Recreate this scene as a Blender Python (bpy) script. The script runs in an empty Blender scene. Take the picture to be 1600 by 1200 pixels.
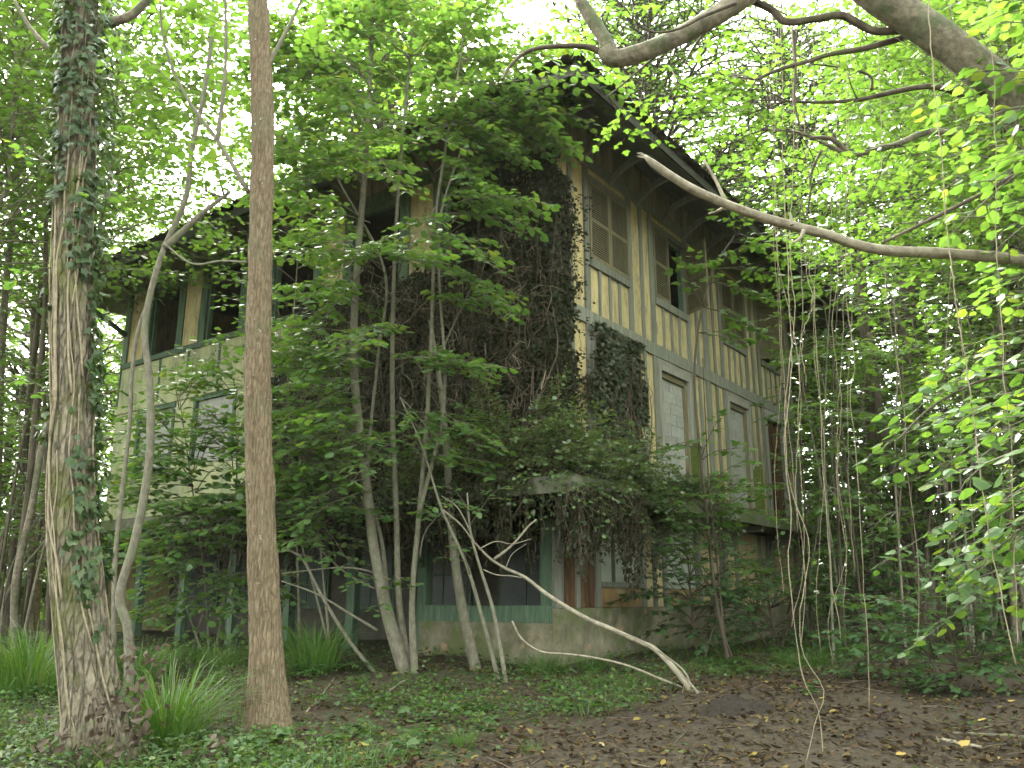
import bpy, math, random
import numpy as np
from mathutils import Matrix, Vector

# ------------------------------------------------------------------ camera, sky, sun, exposure
scn = bpy.context.scene
COL = scn.collection
CAM = np.array([0.0, 0.0, 1.5])
F, HZ = 1327.0, 335.0
_n = math.hypot(F, HZ)
CP, SP = F / _n, HZ / _n
cd = bpy.data.cameras.new('camera')
cd.sensor_width = 36.0
cd.lens = F / 1600 * 36
cd.clip_start, cd.clip_end = 0.05, 500
cam = bpy.data.objects.new('camera', cd)
COL.objects.link(cam)
cam.location = CAM
cam.rotation_euler = (math.pi / 2 + math.asin(SP), 0, 0)
scn.camera = cam

SUN_EL, SUN_AZ = math.radians(52), math.radians(-28)     # azimuth from +Y towards +X
w = bpy.data.worlds.new('World')
scn.world = w
w.use_nodes = True
wt = w.node_tree
bg = wt.nodes['Background']
sky = wt.nodes.new('ShaderNodeTexSky')
sky.sky_type = 'NISHITA'
sky.sun_disc = False
sky.sun_elevation = SUN_EL
sky.sun_rotation = SUN_AZ
sky.dust_density = 4.0
hs = wt.nodes.new('ShaderNodeHueSaturation')
hs.inputs['Saturation'].default_value = 0.15
wt.links.new(sky.outputs[0], hs.inputs['Color'])
wm = wt.nodes.new('ShaderNodeMix')
wm.data_type, wm.blend_type = 'RGBA', 'MULTIPLY'
wm.inputs['Factor'].default_value = 1.0
wm.inputs['B'].default_value = (0.98, 1.0, 0.91, 1)          # milky overcast white
wt.links.new(hs.outputs[0], wm.inputs['A'])
wt.links.new(wm.outputs['Result'], bg.inputs[0])
bg.inputs[1].default_value = 0.15
sl = bpy.data.lights.new('sun', 'SUN')
sl.energy = 1.5
sl.angle = math.radians(14)
sl.color = (1.0, 0.95, 0.85)
sun = bpy.data.objects.new('sun', sl)
COL.objects.link(sun)
sd = Vector((math.sin(SUN_AZ) * math.cos(SUN_EL), math.cos(SUN_AZ) * math.cos(SUN_EL), math.sin(SUN_EL)))
sun.rotation_euler = sd.to_track_quat('Z', 'Y').to_euler()
sun.location = sd * 60
vs = scn.view_settings
vs.view_transform, vs.look, vs.gamma, vs.use_curve_mapping = 'Standard', 'None', 1.0, False
vs.exposure = 3.5
HAZE = .0002
scn.cycles.volume_bounces = 1
scn.cycles.max_bounces = 10
scn.cycles.diffuse_bounces = 5
scn.cycles.glossy_bounces = 2
scn.cycles.transmission_bounces = 6
scn.cycles.use_denoising = True
scn.cycles.caustics_reflective = scn.cycles.caustics_refractive = False

rng = np.random.default_rng(7)
Z3 = np.array([0, 0, 1.0])


# ------------------------------------------------------------------ helpers
def nrm(v):
    v = np.asarray(v, float)
    return v / np.maximum(np.linalg.norm(v, axis=-1, keepdims=True), 1e-9)


def ray(px, py):
    v = 600 - py
    return np.array([px - 800, F * CP - v * SP, F * SP + v * CP]) / F


def at(px, py, Y):
    """world point at forward distance Y seen in that direction"""
    d = ray(px, py)
    return CAM + d * (Y / d[1])


def smooth(a, b, x):
    t = np.clip((x - a) / (b - a), 0, 1)
    return t * t * (3 - 2 * t)


def vnoise(x, y, seed=0):
    x = np.asarray(x, float)
    y = np.asarray(y, float)
    xi, yi = np.floor(x).astype(np.int64), np.floor(y).astype(np.int64)
    fx, fy = x - xi, y - yi
    fx, fy = fx * fx * (3 - 2 * fx), fy * fy * (3 - 2 * fy)

    def h(a, b):
        n = (a * 374761393 + b * 668265263 + seed * 144665) & 0x7fffffff
        n = ((n ^ (n >> 13)) * 1274126177) & 0x7fffffff
        return ((n ^ (n >> 16)) & 0xffff) / 65535.0
    return (h(xi, yi) * (1 - fx) + h(xi + 1, yi) * fx) * (1 - fy) + (h(xi, yi + 1) * (1 - fx) + h(xi + 1, yi + 1) * fx) * fy


def gz(x, y):
    """height of the ground"""
    x, y = np.asarray(x, float), np.asarray(y, float)
    z = 0.60 * smooth(-6, 19, y) * 1.0 + 0.14 * smooth(4, 12, y)
    z = z + 0.16 * (vnoise(x * .35, y * .35, 1) - .5) * smooth(2, 6, y) + 0.08 * (vnoise(x * 1.4, y * 1.4, 2) - .5)
    return z + 0.02 * (vnoise(x * 5, y * 5, 3) - .5)


def make_mesh(name, V, faces_flat, counts, smooth_=False, mat=None):
    me = bpy.data.meshes.new(name)
    V = np.asarray(V, np.float32)
    counts = np.asarray(counts, np.int32)
    me.vertices.add(len(V))
    me.vertices.foreach_set('co', V.ravel())
    me.loops.add(int(counts.sum()))
    me.loops.foreach_set('vertex_index', np.asarray(faces_flat, np.int32))
    me.polygons.add(len(counts))
    st = np.zeros(len(counts), np.int32)
    st[1:] = np.cumsum(counts)[:-1]
    me.polygons.foreach_set('loop_start', st)
    me.polygons.foreach_set('use_smooth', np.full(len(counts), bool(smooth_)))
    me.update(calc_edges=True)
    if mat:
        me.materials.append(mat)
    return me


def link(name, me, parent=None, kind=None, label=None):
    o = bpy.data.objects.new(name, me)
    COL.objects.link(o)
    if parent is not None:
        o.parent = parent
    if kind:
        o['kind'] = kind
    if label:
        o['label'] = label
    return o


def thing(name, label, cat, loc=(0, 0, 0), rz=0, group=None):
    o = bpy.data.objects.new(name, None)
    o.empty_display_size = .2
    COL.objects.link(o)
    o.location = loc
    o.rotation_euler = (0, 0, rz)
    o['label'], o['category'] = label, cat
    if group:
        o['group'] = group
    return o


def tag(o, label, cat, group=None):
    o['label'], o['category'] = label, cat
    if group:
        o['group'] = group
    return o


class MB:
    """collects boxes and polygons, then links them as one mesh object"""

    def __init__(s):
        s.v, s.f = [], []

    def add(s, verts, faces):
        k = len(s.v)
        s.v += [tuple(p) for p in verts]
        s.f += [tuple(i + k for i in f) for f in faces]

    def box(s, x0, x1, y0, y1, z0, z1):
        s.add([(x0, y0, z0), (x1, y0, z0), (x1, y1, z0), (x0, y1, z0), (x0, y0, z1), (x1, y0, z1), (x1, y1, z1), (x0, y1, z1)],
              [(0, 3, 2, 1), (4, 5, 6, 7), (0, 1, 5, 4), (1, 2, 6, 5), (2, 3, 7, 6), (3, 0, 4, 7)])

    def mesh(s, name, mat, smooth_=False):
        flat = [i for f in s.f for i in f]
        return make_mesh(name, np.array(s.v), flat, [len(f) for f in s.f], smooth_, mat)

    def build(s, name, mat, parent=None, kind=None, smooth_=False, label=None):
        return link(name, s.mesh(name, mat, smooth_), parent, kind, label)


def catmull(P, n):
    P = np.asarray(P, float)
    if len(P) < 3:
        t = np.linspace(0, 1, n)[:, None]
        return P[0] * (1 - t) + P[-1] * t
    Q = np.vstack([2 * P[0] - P[1], P, 2 * P[-1] - P[-2]])
    L = np.concatenate([[0], np.cumsum(np.linalg.norm(np.diff(P, axis=0), axis=1))])
    out = []
    for s in np.linspace(0, L[-1], n):
        i = min(np.searchsorted(L, s, side='right') - 1, len(P) - 2)
        t = (s - L[i]) / max(L[i + 1] - L[i], 1e-9)
        a, b, c, d = Q[i], Q[i + 1], Q[i + 2], Q[i + 3]
        out.append(.5 * (2 * b + (c - a) * t + (2 * a - 5 * b + 4 * c - d) * t * t + (3 * b - a - 3 * c + d) * t ** 3))
    return np.array(out)


def tubes_arrays(tubes, sides=5, ridge=0.0, seed=0, rk=9, flare=0):
    """tubes: list of (pts n x 3, radii n)."""
    VV, FF, CC, base = [], [], [], 0
    th = np.linspace(0, 2 * np.pi, sides, endpoint=False)
    for ti, (P, R) in enumerate(tubes):
        P, R = np.asarray(P, float), np.asarray(R, float)
        n = len(P)
        T = nrm(np.gradient(P, axis=0))
        up = np.array([1.0, 0, 0]) if abs(T[0][0]) < .8 else np.array([0, 1.0, 0])
        A = np.empty_like(P)
        a = up
        for i in range(n):
            a = a - T[i] * (a @ T[i])
            a = a / max(np.linalg.norm(a), 1e-9)
            A[i] = a
        B = np.cross(T, A)
        rr = np.repeat(R[:, None], sides, 1)
        if ridge:
            S = np.concatenate([[0], np.cumsum(np.linalg.norm(np.diff(P, axis=0), axis=1))])
            tt, ss = np.meshgrid(th / (2 * np.pi), S)
            k1 = vnoise(np.where(tt < .5, tt, 1 - tt) * 2 * rk + np.where(tt < .5, 0, 40), ss * 2.6, seed + ti)
            k2 = vnoise(np.where(tt < .5, tt, 1 - tt) * 2 * rk * 2.6 + np.where(tt < .5, 0, 70), ss * 7, seed + 5)
            k3 = vnoise(np.where(tt < .5, tt, 1 - tt) * 4, ss * .9, seed + 9)
            rr = rr * (1 + ridge * ((np.abs(k1 - .5) * 2) * 1.2 + (k2 - .5) * .9 - .4) + .10 * (k3 - .5))
            if flare:
                lob = .5 + .5 * np.cos(tt * 2 * np.pi * 4 + 1 + seed)
                rr = rr * (1 + flare * np.exp(-ss / .35) * (.35 + lob))
        V = P[:, None, :] + rr[:, :, None] * (np.cos(th)[None, :, None] * A[:, None, :] + np.sin(th)[None, :, None] * B[:, None, :])
        VV.append(V.reshape(-1, 3))
        i = np.arange(n - 1)[:, None] * sides
        j = np.arange(sides)[None, :]
        j2 = (j + 1) % sides
        q = np.stack([i + j, i + j2, i + sides + j2, i + sides + j], -1).reshape(-1, 4) + base
        FF.append(q.ravel())
        CC.append(np.full(len(q), 4))
        cap = np.concatenate([np.arange(sides)[::-1] + base, np.arange(sides) + base + (n - 1) * sides])
        FF.append(cap)
        CC.append(np.array([sides, sides]))
        base += n * sides
    return np.vstack(VV), np.concatenate(FF), np.concatenate(CC)


def tube_obj(name, tubes, mat, parent=None, sides=5, kind=None, **k):
    V, f, c = tubes_arrays(tubes, sides, **k)
    return link(name, make_mesh(name, V, f, c, True, mat), parent, kind)


# leaf shapes: x from stalk to tip, y across, z along the normal
def _tmpl(v, f):
    v = np.array(v, float)
    if v.shape[1] == 2:
        v = np.column_stack([v, -.32 * np.abs(v[:, 1]) ** 1.3 * .9 - .10 * v[:, 0] ** 2])
    return v, f


def _fan(out):
    """half outline from stalk to tip -> folded leaf, two polygons a side along the midrib"""
    m = [(0, 0), (.34, 0), (1, 0)]
    o = out
    v = m + [(x, y) for x, y in o] + [(x, -y) for x, y in o]
    k = len(o)
    L = [3 + i for i in range(k)]
    R = [3 + k + i for i in range(k)]
    f = []
    for S, flip in ((L, False), (R, True)):
        seq = [0] + S + [2]
        for i in range(len(seq) - 1):
            t = (1, seq[i], seq[i + 1])
            f.append(t if not flip else t[::-1])
    return _tmpl(v, f)


LIME = _tmpl([(0, 0), (.3, 0), (.68, 0), (1, 0), (-.02, .27), (.34, .47), (.72, .29), (-.02, -.27), (.34, -.47), (.72, -.29)],
             [(0, 4, 5, 1), (1, 5, 6, 2), (2, 6, 3), (0, 1, 8, 7), (1, 2, 9, 8), (2, 3, 9)])
MID = _tmpl([(0, 0), (.22, .37), (.68, .34), (1, 0), (.68, -.34), (.22, -.37)], [(0, 1, 2, 3), (0, 3, 4, 5)])
FAR = _tmpl([(0, 0), (.42, .42), (1, 0), (.42, -.42)], [(0, 1, 2), (0, 2, 3)])
MAPLE = _fan([(-.08, .30), (.10, .34), (.26, .62), (.46, .25), (.66, .28)])
IVY = _fan([(-.12, .30), (.16, .30), (.30, .50), (.52, .20)])
DRY = (np.array([(0, 0, 0), (.25, .26, .20), (.7, .2, .30), (1, 0, .28), (.7, -.24, .14), (.25, -.30, .22)]), [(0, 1, 2, 3), (0, 3, 4, 5)])
BLADE = (np.array([(0, .007, 0), (0, -.007, 0), (.42, .008, -.03), (.42, -.008, -.03), (.78, .005, -.22), (.78, -.005, -.22), (.96, 0, -.52)]), [(0, 1, 3, 2), (2, 3, 5, 4), (4, 5, 6)])


class Leaves:
    def __init__(s):
        s.P, s.A, s.N, s.S = [], [], [], []

    def add(s, P, A, N, S):
        s.P.append(P)
        s.A.append(A)
        s.N.append(N)
        s.S.append(S)

    def arrays(s):
        return np.vstack(s.P), nrm(np.vstack(s.A)), np.vstack(s.N), np.concatenate(s.S)

    def count(s):
        return sum(len(p) for p in s.P)


def leaf_frame(A, N):
    A = nrm(A)
    Zn = nrm(N - A * np.sum(A * N, axis=1, keepdims=True))
    return A, np.cross(Zn, A), Zn


def leaf_mesh(name, arr, tmpl, mat, wid=(.85, 1.15)):
    P, A, N, S = arr
    v, f = tmpl
    A, Yv, Zn = leaf_frame(A, N)
    r = np.random.default_rng(len(P))
    wy = r.uniform(wid[0], wid[1], len(P))[:, None, None]
    curl = r.uniform(.2, 1.8, len(P))[:, None, None]
    S3 = S[:, None, None]
    V = P[:, None, :] + S3 * (v[None, :, 0:1] * A[:, None] + wy * v[None, :, 1:2] * Yv[:, None] + curl * v[None, :, 2:3] * Zn[:, None])
    n = len(v)
    cnt = np.array([len(q) for q in f])
    ff = np.concatenate([np.array(q) for q in f])
    flat = (np.arange(len(P))[:, None] * n + ff[None, :]).ravel()
    return make_mesh(name, V.reshape(-1, 3), flat, np.tile(cnt, len(P)), False, mat)


def leaf_obj(name, leaves, tmpl, mat, parent=None, kind=None, **k):
    arr = leaves.arrays() if isinstance(leaves, Leaves) else leaves
    return link(name, leaf_mesh(name, arr, tmpl, mat, **k), parent, kind)


_leafmesh = {}


def leaf_parts(name, arr, tmpl, mat, parent, n=300, stuffname='foliage'):
    """the n leaves that show largest become parts of their own, the rest one part"""
    P, A, N, S = arr
    off = np.array(parent.location)
    fwd = np.array([0, CP, SP])
    up = np.array([0, -SP, CP])
    d = P - CAM
    z = np.maximum(d @ fwd, .1)
    px, py = 800 + F * d[:, 0] / z, 600 - F * (d @ up) / z
    A_, Y_, Zn = leaf_frame(A, N)
    facing = np.abs(np.sum(Zn * nrm(d), axis=1))
    score = S / z * (.25 + facing)
    score[(px < 5) | (px > 1595) | (py < 5) | (py > 1195)] = 0
    o = np.argsort(-score)
    pick, rest = o[:n], o[n:]
    key = (id(tmpl[0]), mat.name)
    if key not in _leafmesh:
        ms = []
        for c in (.4, 1.0, 1.7):
            v = tmpl[0].copy()
            v[:, 2] *= c
            v[:, 1] *= .85 + .15 * c
            ms.append(make_mesh(name, v, np.concatenate([np.array(q) for q in tmpl[1]]), [len(q) for q in tmpl[1]], False, mat))
        _leafmesh[key] = ms
    ms = _leafmesh[key]
    for k, i in enumerate(pick):
        ob = bpy.data.objects.new(name, ms[k % 3])
        COL.objects.link(ob)
        X = np.eye(4)
        X[:3, 0], X[:3, 1], X[:3, 2], X[:3, 3] = A_[i] * S[i], Y_[i] * S[i], Zn[i] * S[i], P[i] - off
        ob.parent = parent
        ob.matrix_basis = Matrix(X.tolist())
    if len(rest):
        return leaf_obj(stuffname, (P[rest] - off, A[rest], N[rest], S[rest]), tmpl, mat, parent, 'stuff')


def spray(r, p0, p1, W, L, leaf=.085, gap=.13, tl=.5, arch=.12, flat=.3, r0=.012, lgap=.06, s0=.18, droop=.2, sag=.15, side2=1):
    """a branch from p0 to p1 with flat side twigs carrying alternate leaves"""
    p0, p1 = np.asarray(p0, float), np.asarray(p1, float)
    D = p1 - p0
    ln = np.linalg.norm(D)
    n = 7
    s = np.linspace(0, 1, n)
    wob = r.normal(0, .03 * ln, (2, 3))
    P = p0 + D * s[:, None] + Z3 * (arch * ln * 4 * s * (1 - s))[:, None] + np.sin(np.pi * s)[:, None] * wob[0] + np.sin(2 * np.pi * s)[:, None] * wob[1] * .5
    W.append((P, r0 * (1 - .8 * s)))
    h = nrm(D * np.array([1, 1, .45]))
    side = nrm(np.cross(Z3, h))
    m = max(3, int(ln * (1 - s0) / gap))
    for i in range(m):
        t = s0 + (1 - s0) * (i + .5 + r.uniform(-.3, .3)) / m
        q = np.array([np.interp(t, s, P[:, k]) for k in range(3)])
        sg = 1 if i % 2 else -1
        a = math.radians(r.uniform(38, 68))
        td = nrm(h * math.cos(a) + side * sg * math.sin(a) + Z3 * r.normal(0, .10))
        l = tl * (.3 + .7 * math.sin(math.pi * min(1, .12 + t * .86))) * r.uniform(.6, 1.2)
        k = max(2, int(l / lgap))
        u = (np.arange(k) + .6) / k
        tp = q + td * (l * u)[:, None] - Z3 * (sag * l * u * u)[:, None]
        W.append((np.vstack([q, tp[k // 2], tp[-1]]), np.array([r0 * .45, r0 * .32, r0 * .15])))
        alt = np.where(np.arange(k) % 2 == 0, 1, -1)[:, None]
        perp = nrm(np.cross(Z3, td))
        A = td * .62 + perp * alt * .8 - Z3 * droop + r.normal(0, .22, (k, 3))
        A[-1] = td - Z3 * droop
        N = Z3 + r.normal(0, flat, (k, 3))
        L.add(tp + nrm(A) * .018, A, N, leaf * r.uniform(.62, 1.2, k))
        W_ = None
    A = np.array([h - Z3 * droop])
    L.add(P[-1:], A, np.array([Z3 + r.normal(0, .2, 3)]), np.array([leaf]))


# ------------------------------------------------------------------ materials
def newmat(name):
    m = bpy.data.materials.new(name)
    m.use_nodes = True
    nt = m.node_tree
    nt.nodes.clear()
    out = nt.nodes.new('ShaderNodeOutputMaterial')
    return m, nt, out


def N(nt, t, **k):
    n = nt.nodes.new('ShaderNode' + t)
    for a, b in k.items():
        if a in n.inputs:
            n.inputs[a].default_value = b
        else:
            setattr(n, a, b)
    return n


def ramp(nt, stops):
    r = nt.nodes.new('ShaderNodeValToRGB')
    e = r.color_ramp.elements
    e[0].position, e[0].color = stops[0][0], (*stops[0][1], 1)
    e[1].position, e[1].color = stops[-1][0], (*stops[-1][1], 1)
    for p, c in stops[1:-1]:
        x = e.new(p)
        x.color = (*c, 1)
    return r


def leaf_mat(name, cols, trans=1.9, mix=.45, rough=.42, spec=.35, warm=(1.1, 1.0, .35)):
    m, nt, out = newmat(name)
    g = N(nt, 'NewGeometry')
    oi = N(nt, 'ObjectInfo')
    ad = N(nt, 'Math', operation='ADD')
    fr = N(nt, 'Math', operation='FRACT')
    nt.links.new(g.outputs['Random Per Island'], ad.inputs[0])
    nt.links.new(oi.outputs['Random'], ad.inputs[1])
    nt.links.new(ad.outputs[0], fr.inputs[0])
    k = len(cols)
    cr = ramp(nt, [(i / max(k - 1, 1), c) for i, c in enumerate(cols)])
    nt.links.new(fr.outputs[0], cr.inputs[0])
    p = N(nt, 'BsdfPrincipled', Roughness=rough)
    p.inputs['Specular IOR Level'].default_value = spec
    nt.links.new(cr.outputs[0], p.inputs['Base Color'])
    mu = N(nt, 'Mix', data_type='RGBA', blend_type='MULTIPLY')
    mu.inputs['Factor'].default_value = 1
    mu.clamp_result = True
    nt.links.new(cr.outputs[0], mu.inputs['A'])
    mu.inputs['B'].default_value = (trans * warm[0], trans * warm[1], trans * warm[2], 1)
    tr = N(nt, 'BsdfTranslucent')
    nt.links.new(mu.outputs['Result'], tr.inputs['Color'])
    mx = N(nt, 'MixShader')
    mx.inputs[0].default_value = mix
    nt.links.new(p.outputs[0], mx.inputs[1])
    nt.links.new(tr.outputs[0], mx.inputs[2])
    nt.links.new(mx.outputs[0], out.inputs['Surface'])
    return m


def surf_mat(name, stops, scale=(6, 6, 1.2), detail=6, rough=.85, bump=.3, bscale=None, patch=None, patch_scale=1.2, patch_lo=.5, patch_hi=.62, coord='Object', dist=.02, rnd=0.0, patch2=None, p2=(3.0, .55, .65), furrow=None):
    """noise-coloured rough surface; patch = a second colour in blotches of their own (moss, lichen, peeled paint)"""
    m, nt, out = newmat(name)
    tc = N(nt, 'TexCoord')
    mp = N(nt, 'Mapping')
    mp.inputs['Scale'].default_value = scale
    nt.links.new(tc.outputs[coord], mp.inputs[0])
    src = mp.outputs[0]
    if rnd:
        oi = N(nt, 'ObjectInfo')
        va = N(nt, 'VectorMath', operation='SCALE')
        va.inputs['Scale'].default_value = 37.0
        cb = N(nt, 'CombineXYZ')
        for i in range(3):
            nt.links.new(oi.outputs['Random'], cb.inputs[i])
        nt.links.new(cb.outputs[0], va.inputs[0])
        vb = N(nt, 'VectorMath', operation='ADD')
        nt.links.new(src, vb.inputs[0])
        nt.links.new(va.outputs[0], vb.inputs[1])
        src = vb.outputs[0]
    no = N(nt, 'TexNoise', Scale=1.0, Detail=detail, Roughness=.65)
    nt.links.new(src, no.inputs['Vector'])
    cr = ramp(nt, stops)
    nt.links.new(no.outputs['Fac'], cr.inputs[0])
    col = cr.outputs[0]
    fh = None
    if furrow:
        fx, fz, fw, fd = furrow
        fm = N(nt, 'Mapping')
        fm.inputs['Scale'].default_value = (fx, fx, fz)
        nw = N(nt, 'TexNoise', Scale=4.0, Detail=4)
        nt.links.new(tc.outputs[coord], nw.inputs['Vector'])
        wv_ = N(nt, 'VectorMath', operation='MULTIPLY_ADD')
        wv_.inputs[1].default_value = (.05, .05, .12)
        nt.links.new(nw.outputs['Color'], wv_.inputs[0])
        nt.links.new(tc.outputs[coord], wv_.inputs[2])
        nt.links.new(wv_.outputs[0], fm.inputs[0])
        vo = N(nt, 'TexVoronoi', feature='DISTANCE_TO_EDGE', Scale=1.0)
        nt.links.new(fm.outputs[0], vo.inputs['Vector'])
        fr_ = ramp(nt, [(0.0, (fd, fd, fd)), (fw, (1, 1, 1))])
        nt.links.new(vo.outputs['Distance'], fr_.inputs[0])
        fx_ = N(nt, 'Mix', data_type='RGBA', blend_type='MULTIPLY')
        fx_.inputs['Factor'].default_value = 1
        nt.links.new(col, fx_.inputs['A'])
        nt.links.new(fr_.outputs[0], fx_.inputs['B'])
        col = fx_.outputs['Result']
        fh = fr_.outputs[0]
    for pc, (ps, lo, hi) in ((patch, (patch_scale, patch_lo, patch_hi)), (patch2, p2)):
        if pc is None:
            continue
        n2 = N(nt, 'TexNoise', Scale=ps, Detail=7, Roughness=.68)
        nt.links.new(tc.outputs[coord] if not rnd else vb.outputs[0], n2.inputs['Vector'])
        if rnd:
            n2.inputs['Scale'].default_value = ps * .5
        r2 = ramp(nt, [(lo, (0, 0, 0)), (hi, (1, 1, 1))])
        nt.links.new(n2.outputs['Fac'], r2.inputs[0])
        mx = N(nt, 'Mix', data_type='RGBA')
        nt.links.new(r2.outputs[0], mx.inputs['Factor'])
        nt.links.new(col, mx.inputs['A'])
        mx.inputs['B'].default_value = (*pc, 1)
        col = mx.outputs['Result']
    if rnd:
        hv = N(nt, 'HueSaturation')
        mr = N(nt, 'MapRange')
        mr.inputs['To Min'].default_value = 1 - rnd
        mr.inputs['To Max'].default_value = 1 + rnd
        nt.links.new(oi.outputs['Random'], mr.inputs[0])
        nt.links.new(mr.outputs[0], hv.inputs['Value'])
        nt.links.new(col, hv.inputs['Color'])
        col = hv.outputs[0]
    p = N(nt, 'BsdfPrincipled', Roughness=rough)
    p.inputs['Specular IOR Level'].default_value = .25
    nt.links.new(col, p.inputs['Base Color'])
    if bump:
        bp = N(nt, 'Bump', Strength=bump, Distance=dist)
        if bscale:
            n3 = N(nt, 'TexNoise', Scale=1.0, Detail=8, Roughness=.7)
            m3 = N(nt, 'Mapping')
            m3.inputs['Scale'].default_value = bscale
            nt.links.new(tc.outputs[coord], m3.inputs[0])
            nt.links.new(m3.outputs[0], n3.inputs['Vector'])
            nt.links.new(n3.outputs['Fac'], bp.inputs['Height'])
        elif fh is not None:
            ah = N(nt, 'Math', operation='MULTIPLY_ADD')
            ah.inputs[1].default_value = .6
            nt.links.new(no.outputs['Fac'], ah.inputs[0])
            nt.links.new(fh, ah.inputs[2])
            nt.links.new(ah.outputs[0], bp.inputs['Height'])
        else:
            nt.links.new(no.outputs['Fac'], bp.inputs['Height'])
        nt.links.new(bp.outputs[0], p.inputs['Normal'])
    nt.links.new(p.outputs[0], out.inputs['Surface'])
    return m


M = {}
M['leaf_lime'] = leaf_mat('lime leaf', [(.056, .118, .036), (.068, .138, .04), (.08, .155, .044), (.062, .128, .04), (.09, .165, .044), (.075, .148, .038), (.125, .165, .04)], trans=2.1, mix=.44, rough=.36, spec=.5, warm=(1.02, 1.0, .38))
M['leaf_fresh'] = leaf_mat('fresh green leaf', [(.055, .115, .03), (.07, .14, .034), (.085, .155, .036), (.06, .125, .032), (.095, .165, .04)], trans=1.7, mix=.46, warm=(1.02, 1.0, .40))
M['leaf_wood'] = leaf_mat('woodland leaf', [(.055, .11, .032), (.065, .125, .036), (.08, .14, .04), (.06, .115, .034), (.09, .15, .042)], trans=1.8, mix=.46, warm=(1.02, 1.0, .40))
M['leaf_shade'] = leaf_mat('shade leaf', [(.05, .115, .042), (.06, .13, .046), (.075, .145, .05)], trans=1.8, mix=.4, spec=.45)
M['ivy_dull'] = leaf_mat('dull brownish ivy leaf', [(.03, .05, .02), (.045, .06, .026), (.06, .05, .028), (.028, .045, .018), (.05, .07, .03)], trans=1.2, mix=.2, rough=.45, spec=.4)
M['ivy'] = leaf_mat('ivy leaf', [(.026, .052, .016), (.036, .07, .022), (.042, .08, .026), (.055, .085, .024)], trans=1.4, mix=.25, rough=.45, spec=.35)
M['creeper'] = leaf_mat('creeper leaf', [(.022, .019, .010), (.028, .032, .013), (.018, .026, .011), (.038, .026, .014), (.025, .042, .016), (.03, .045, .02)], trans=1.2, mix=.2, rough=.6, spec=.2)
M['dead_leaf'] = leaf_mat('dead leaf', [(.065, .05, .038), (.10, .078, .058), (.14, .115, .085), (.08, .062, .048), (.05, .038, .028)], trans=1.1, mix=.15, rough=.75, spec=.1, warm=(1, .8, .6))
M['litter'] = leaf_mat('fallen leaf', [(.035, .025, .014), (.055, .036, .018), (.08, .05, .024), (.042, .028, .016), (.10, .072, .034), (.04, .03, .018), (.03, .022, .014), (.20, .16, .045)], trans=1.0, mix=.1, rough=.8, spec=.15, warm=(1, .8, .5))
M['herb'] = leaf_mat('herb leaf', [(.034, .075, .024), (.044, .092, .028), (.056, .112, .03), (.046, .096, .028), (.075, .13, .033), (.09, .13, .036)], trans=1.7, mix=.35)
M['grass'] = leaf_mat('grass blade', [(.04, .10, .02), (.055, .13, .025), (.07, .15, .03), (.11, .15, .05)], trans=1.5, mix=.35)
M['fern'] = leaf_mat('fern frond', [(.04, .10, .025), (.05, .12, .03), (.065, .13, .03)], trans=1.6, mix=.35)
M['glossy'] = leaf_mat('glossy bush leaf', [(.065, .12, .045), (.085, .145, .052), (.11, .17, .06), (.05, .09, .032), (.11, .14, .06)], trans=1.6, mix=.34, rough=.3, spec=.6)
M['bark_ivy'] = surf_mat('furrowed grey brown bark', [(.28, (.055, .047, .031)), (.5, (.16, .138, .095)), (.72, (.27, .24, .172))], scale=(30, 30, 12), detail=9, bump=1.0, dist=.03, patch=(.085, .10, .025), patch_scale=1.6, patch_lo=.49, patch_hi=.64, furrow=(19, 4.0, .16, .55))
M['bark_brown'] = surf_mat('smooth red brown bark', [(.3, (.085, .062, .036)), (.5, (.150, .114, .068)), (.7, (.215, .172, .112))], scale=(40, 40, 14), detail=9, bump=.8, dist=.02, patch=(.085, .095, .05), patch_scale=1.3, patch_lo=.54, patch_hi=.75, patch2=(.34, .35, .29), p2=(13.0, .655, .69), furrow=(34, 4.0, .15, .66))
M['bark_grey'] = surf_mat('grey green sapling bark', [(.3, (.08, .074, .052)), (.55, (.145, .135, .098)), (.75, (.22, .205, .15))], scale=(22, 22, 12), detail=8, bump=.35, patch=(.12, .14, .075), patch_scale=2.5, patch_lo=.5, patch_hi=.7)
M['bark_dark'] = surf_mat('dark woodland bark', [(.3, (.035, .028, .02)), (.6, (.085, .068, .048)), (.8, (.13, .11, .08))], scale=(12, 12, 2), bump=.5, patch=(.06, .075, .025), patch_scale=1.5, patch_lo=.52, patch_hi=.7)
M['bark_pale'] = surf_mat('pale brown bark', [(.3, (.085, .073, .05)), (.55, (.17, .15, .106)), (.8, (.26, .23, .168))], scale=(16, 16, 16), detail=10, bump=.8, dist=.03, patch=(.075, .09, .045), patch_scale=3.2, patch_lo=.5, patch_hi=.62, patch2=(.07, .06, .045), p2=(9.0, .52, .66))
M['deadwood'] = surf_mat('bleached dead wood', [(.3, (.12, .105, .075)), (.55, (.235, .212, .155)), (.8, (.33, .305, .23))], scale=(12, 12, 12), bump=.4, patch=(.12, .09, .06), patch_scale=5, patch_lo=.6, patch_hi=.72)
M['vine'] = surf_mat('dry tan vine', [(.3, (.14, .115, .072)), (.7, (.29, .25, .17))], scale=(20, 20, 20), bump=.1)
M['twig'] = surf_mat('brown twig', [(.3, (.06, .045, .03)), (.7, (.13, .10, .07))], scale=(15, 15, 15), bump=.1)
M['soil'] = surf_mat('dark forest soil', [(.25, (.025, .018, .012)), (.5, (.052, .037, .025)), (.75, (.085, .062, .042))], scale=(9, 9, 9), detail=10, bump=.9, dist=.04, patch=(.035, .055, .018), patch_scale=.9, patch_lo=.48, patch_hi=.62)
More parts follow.
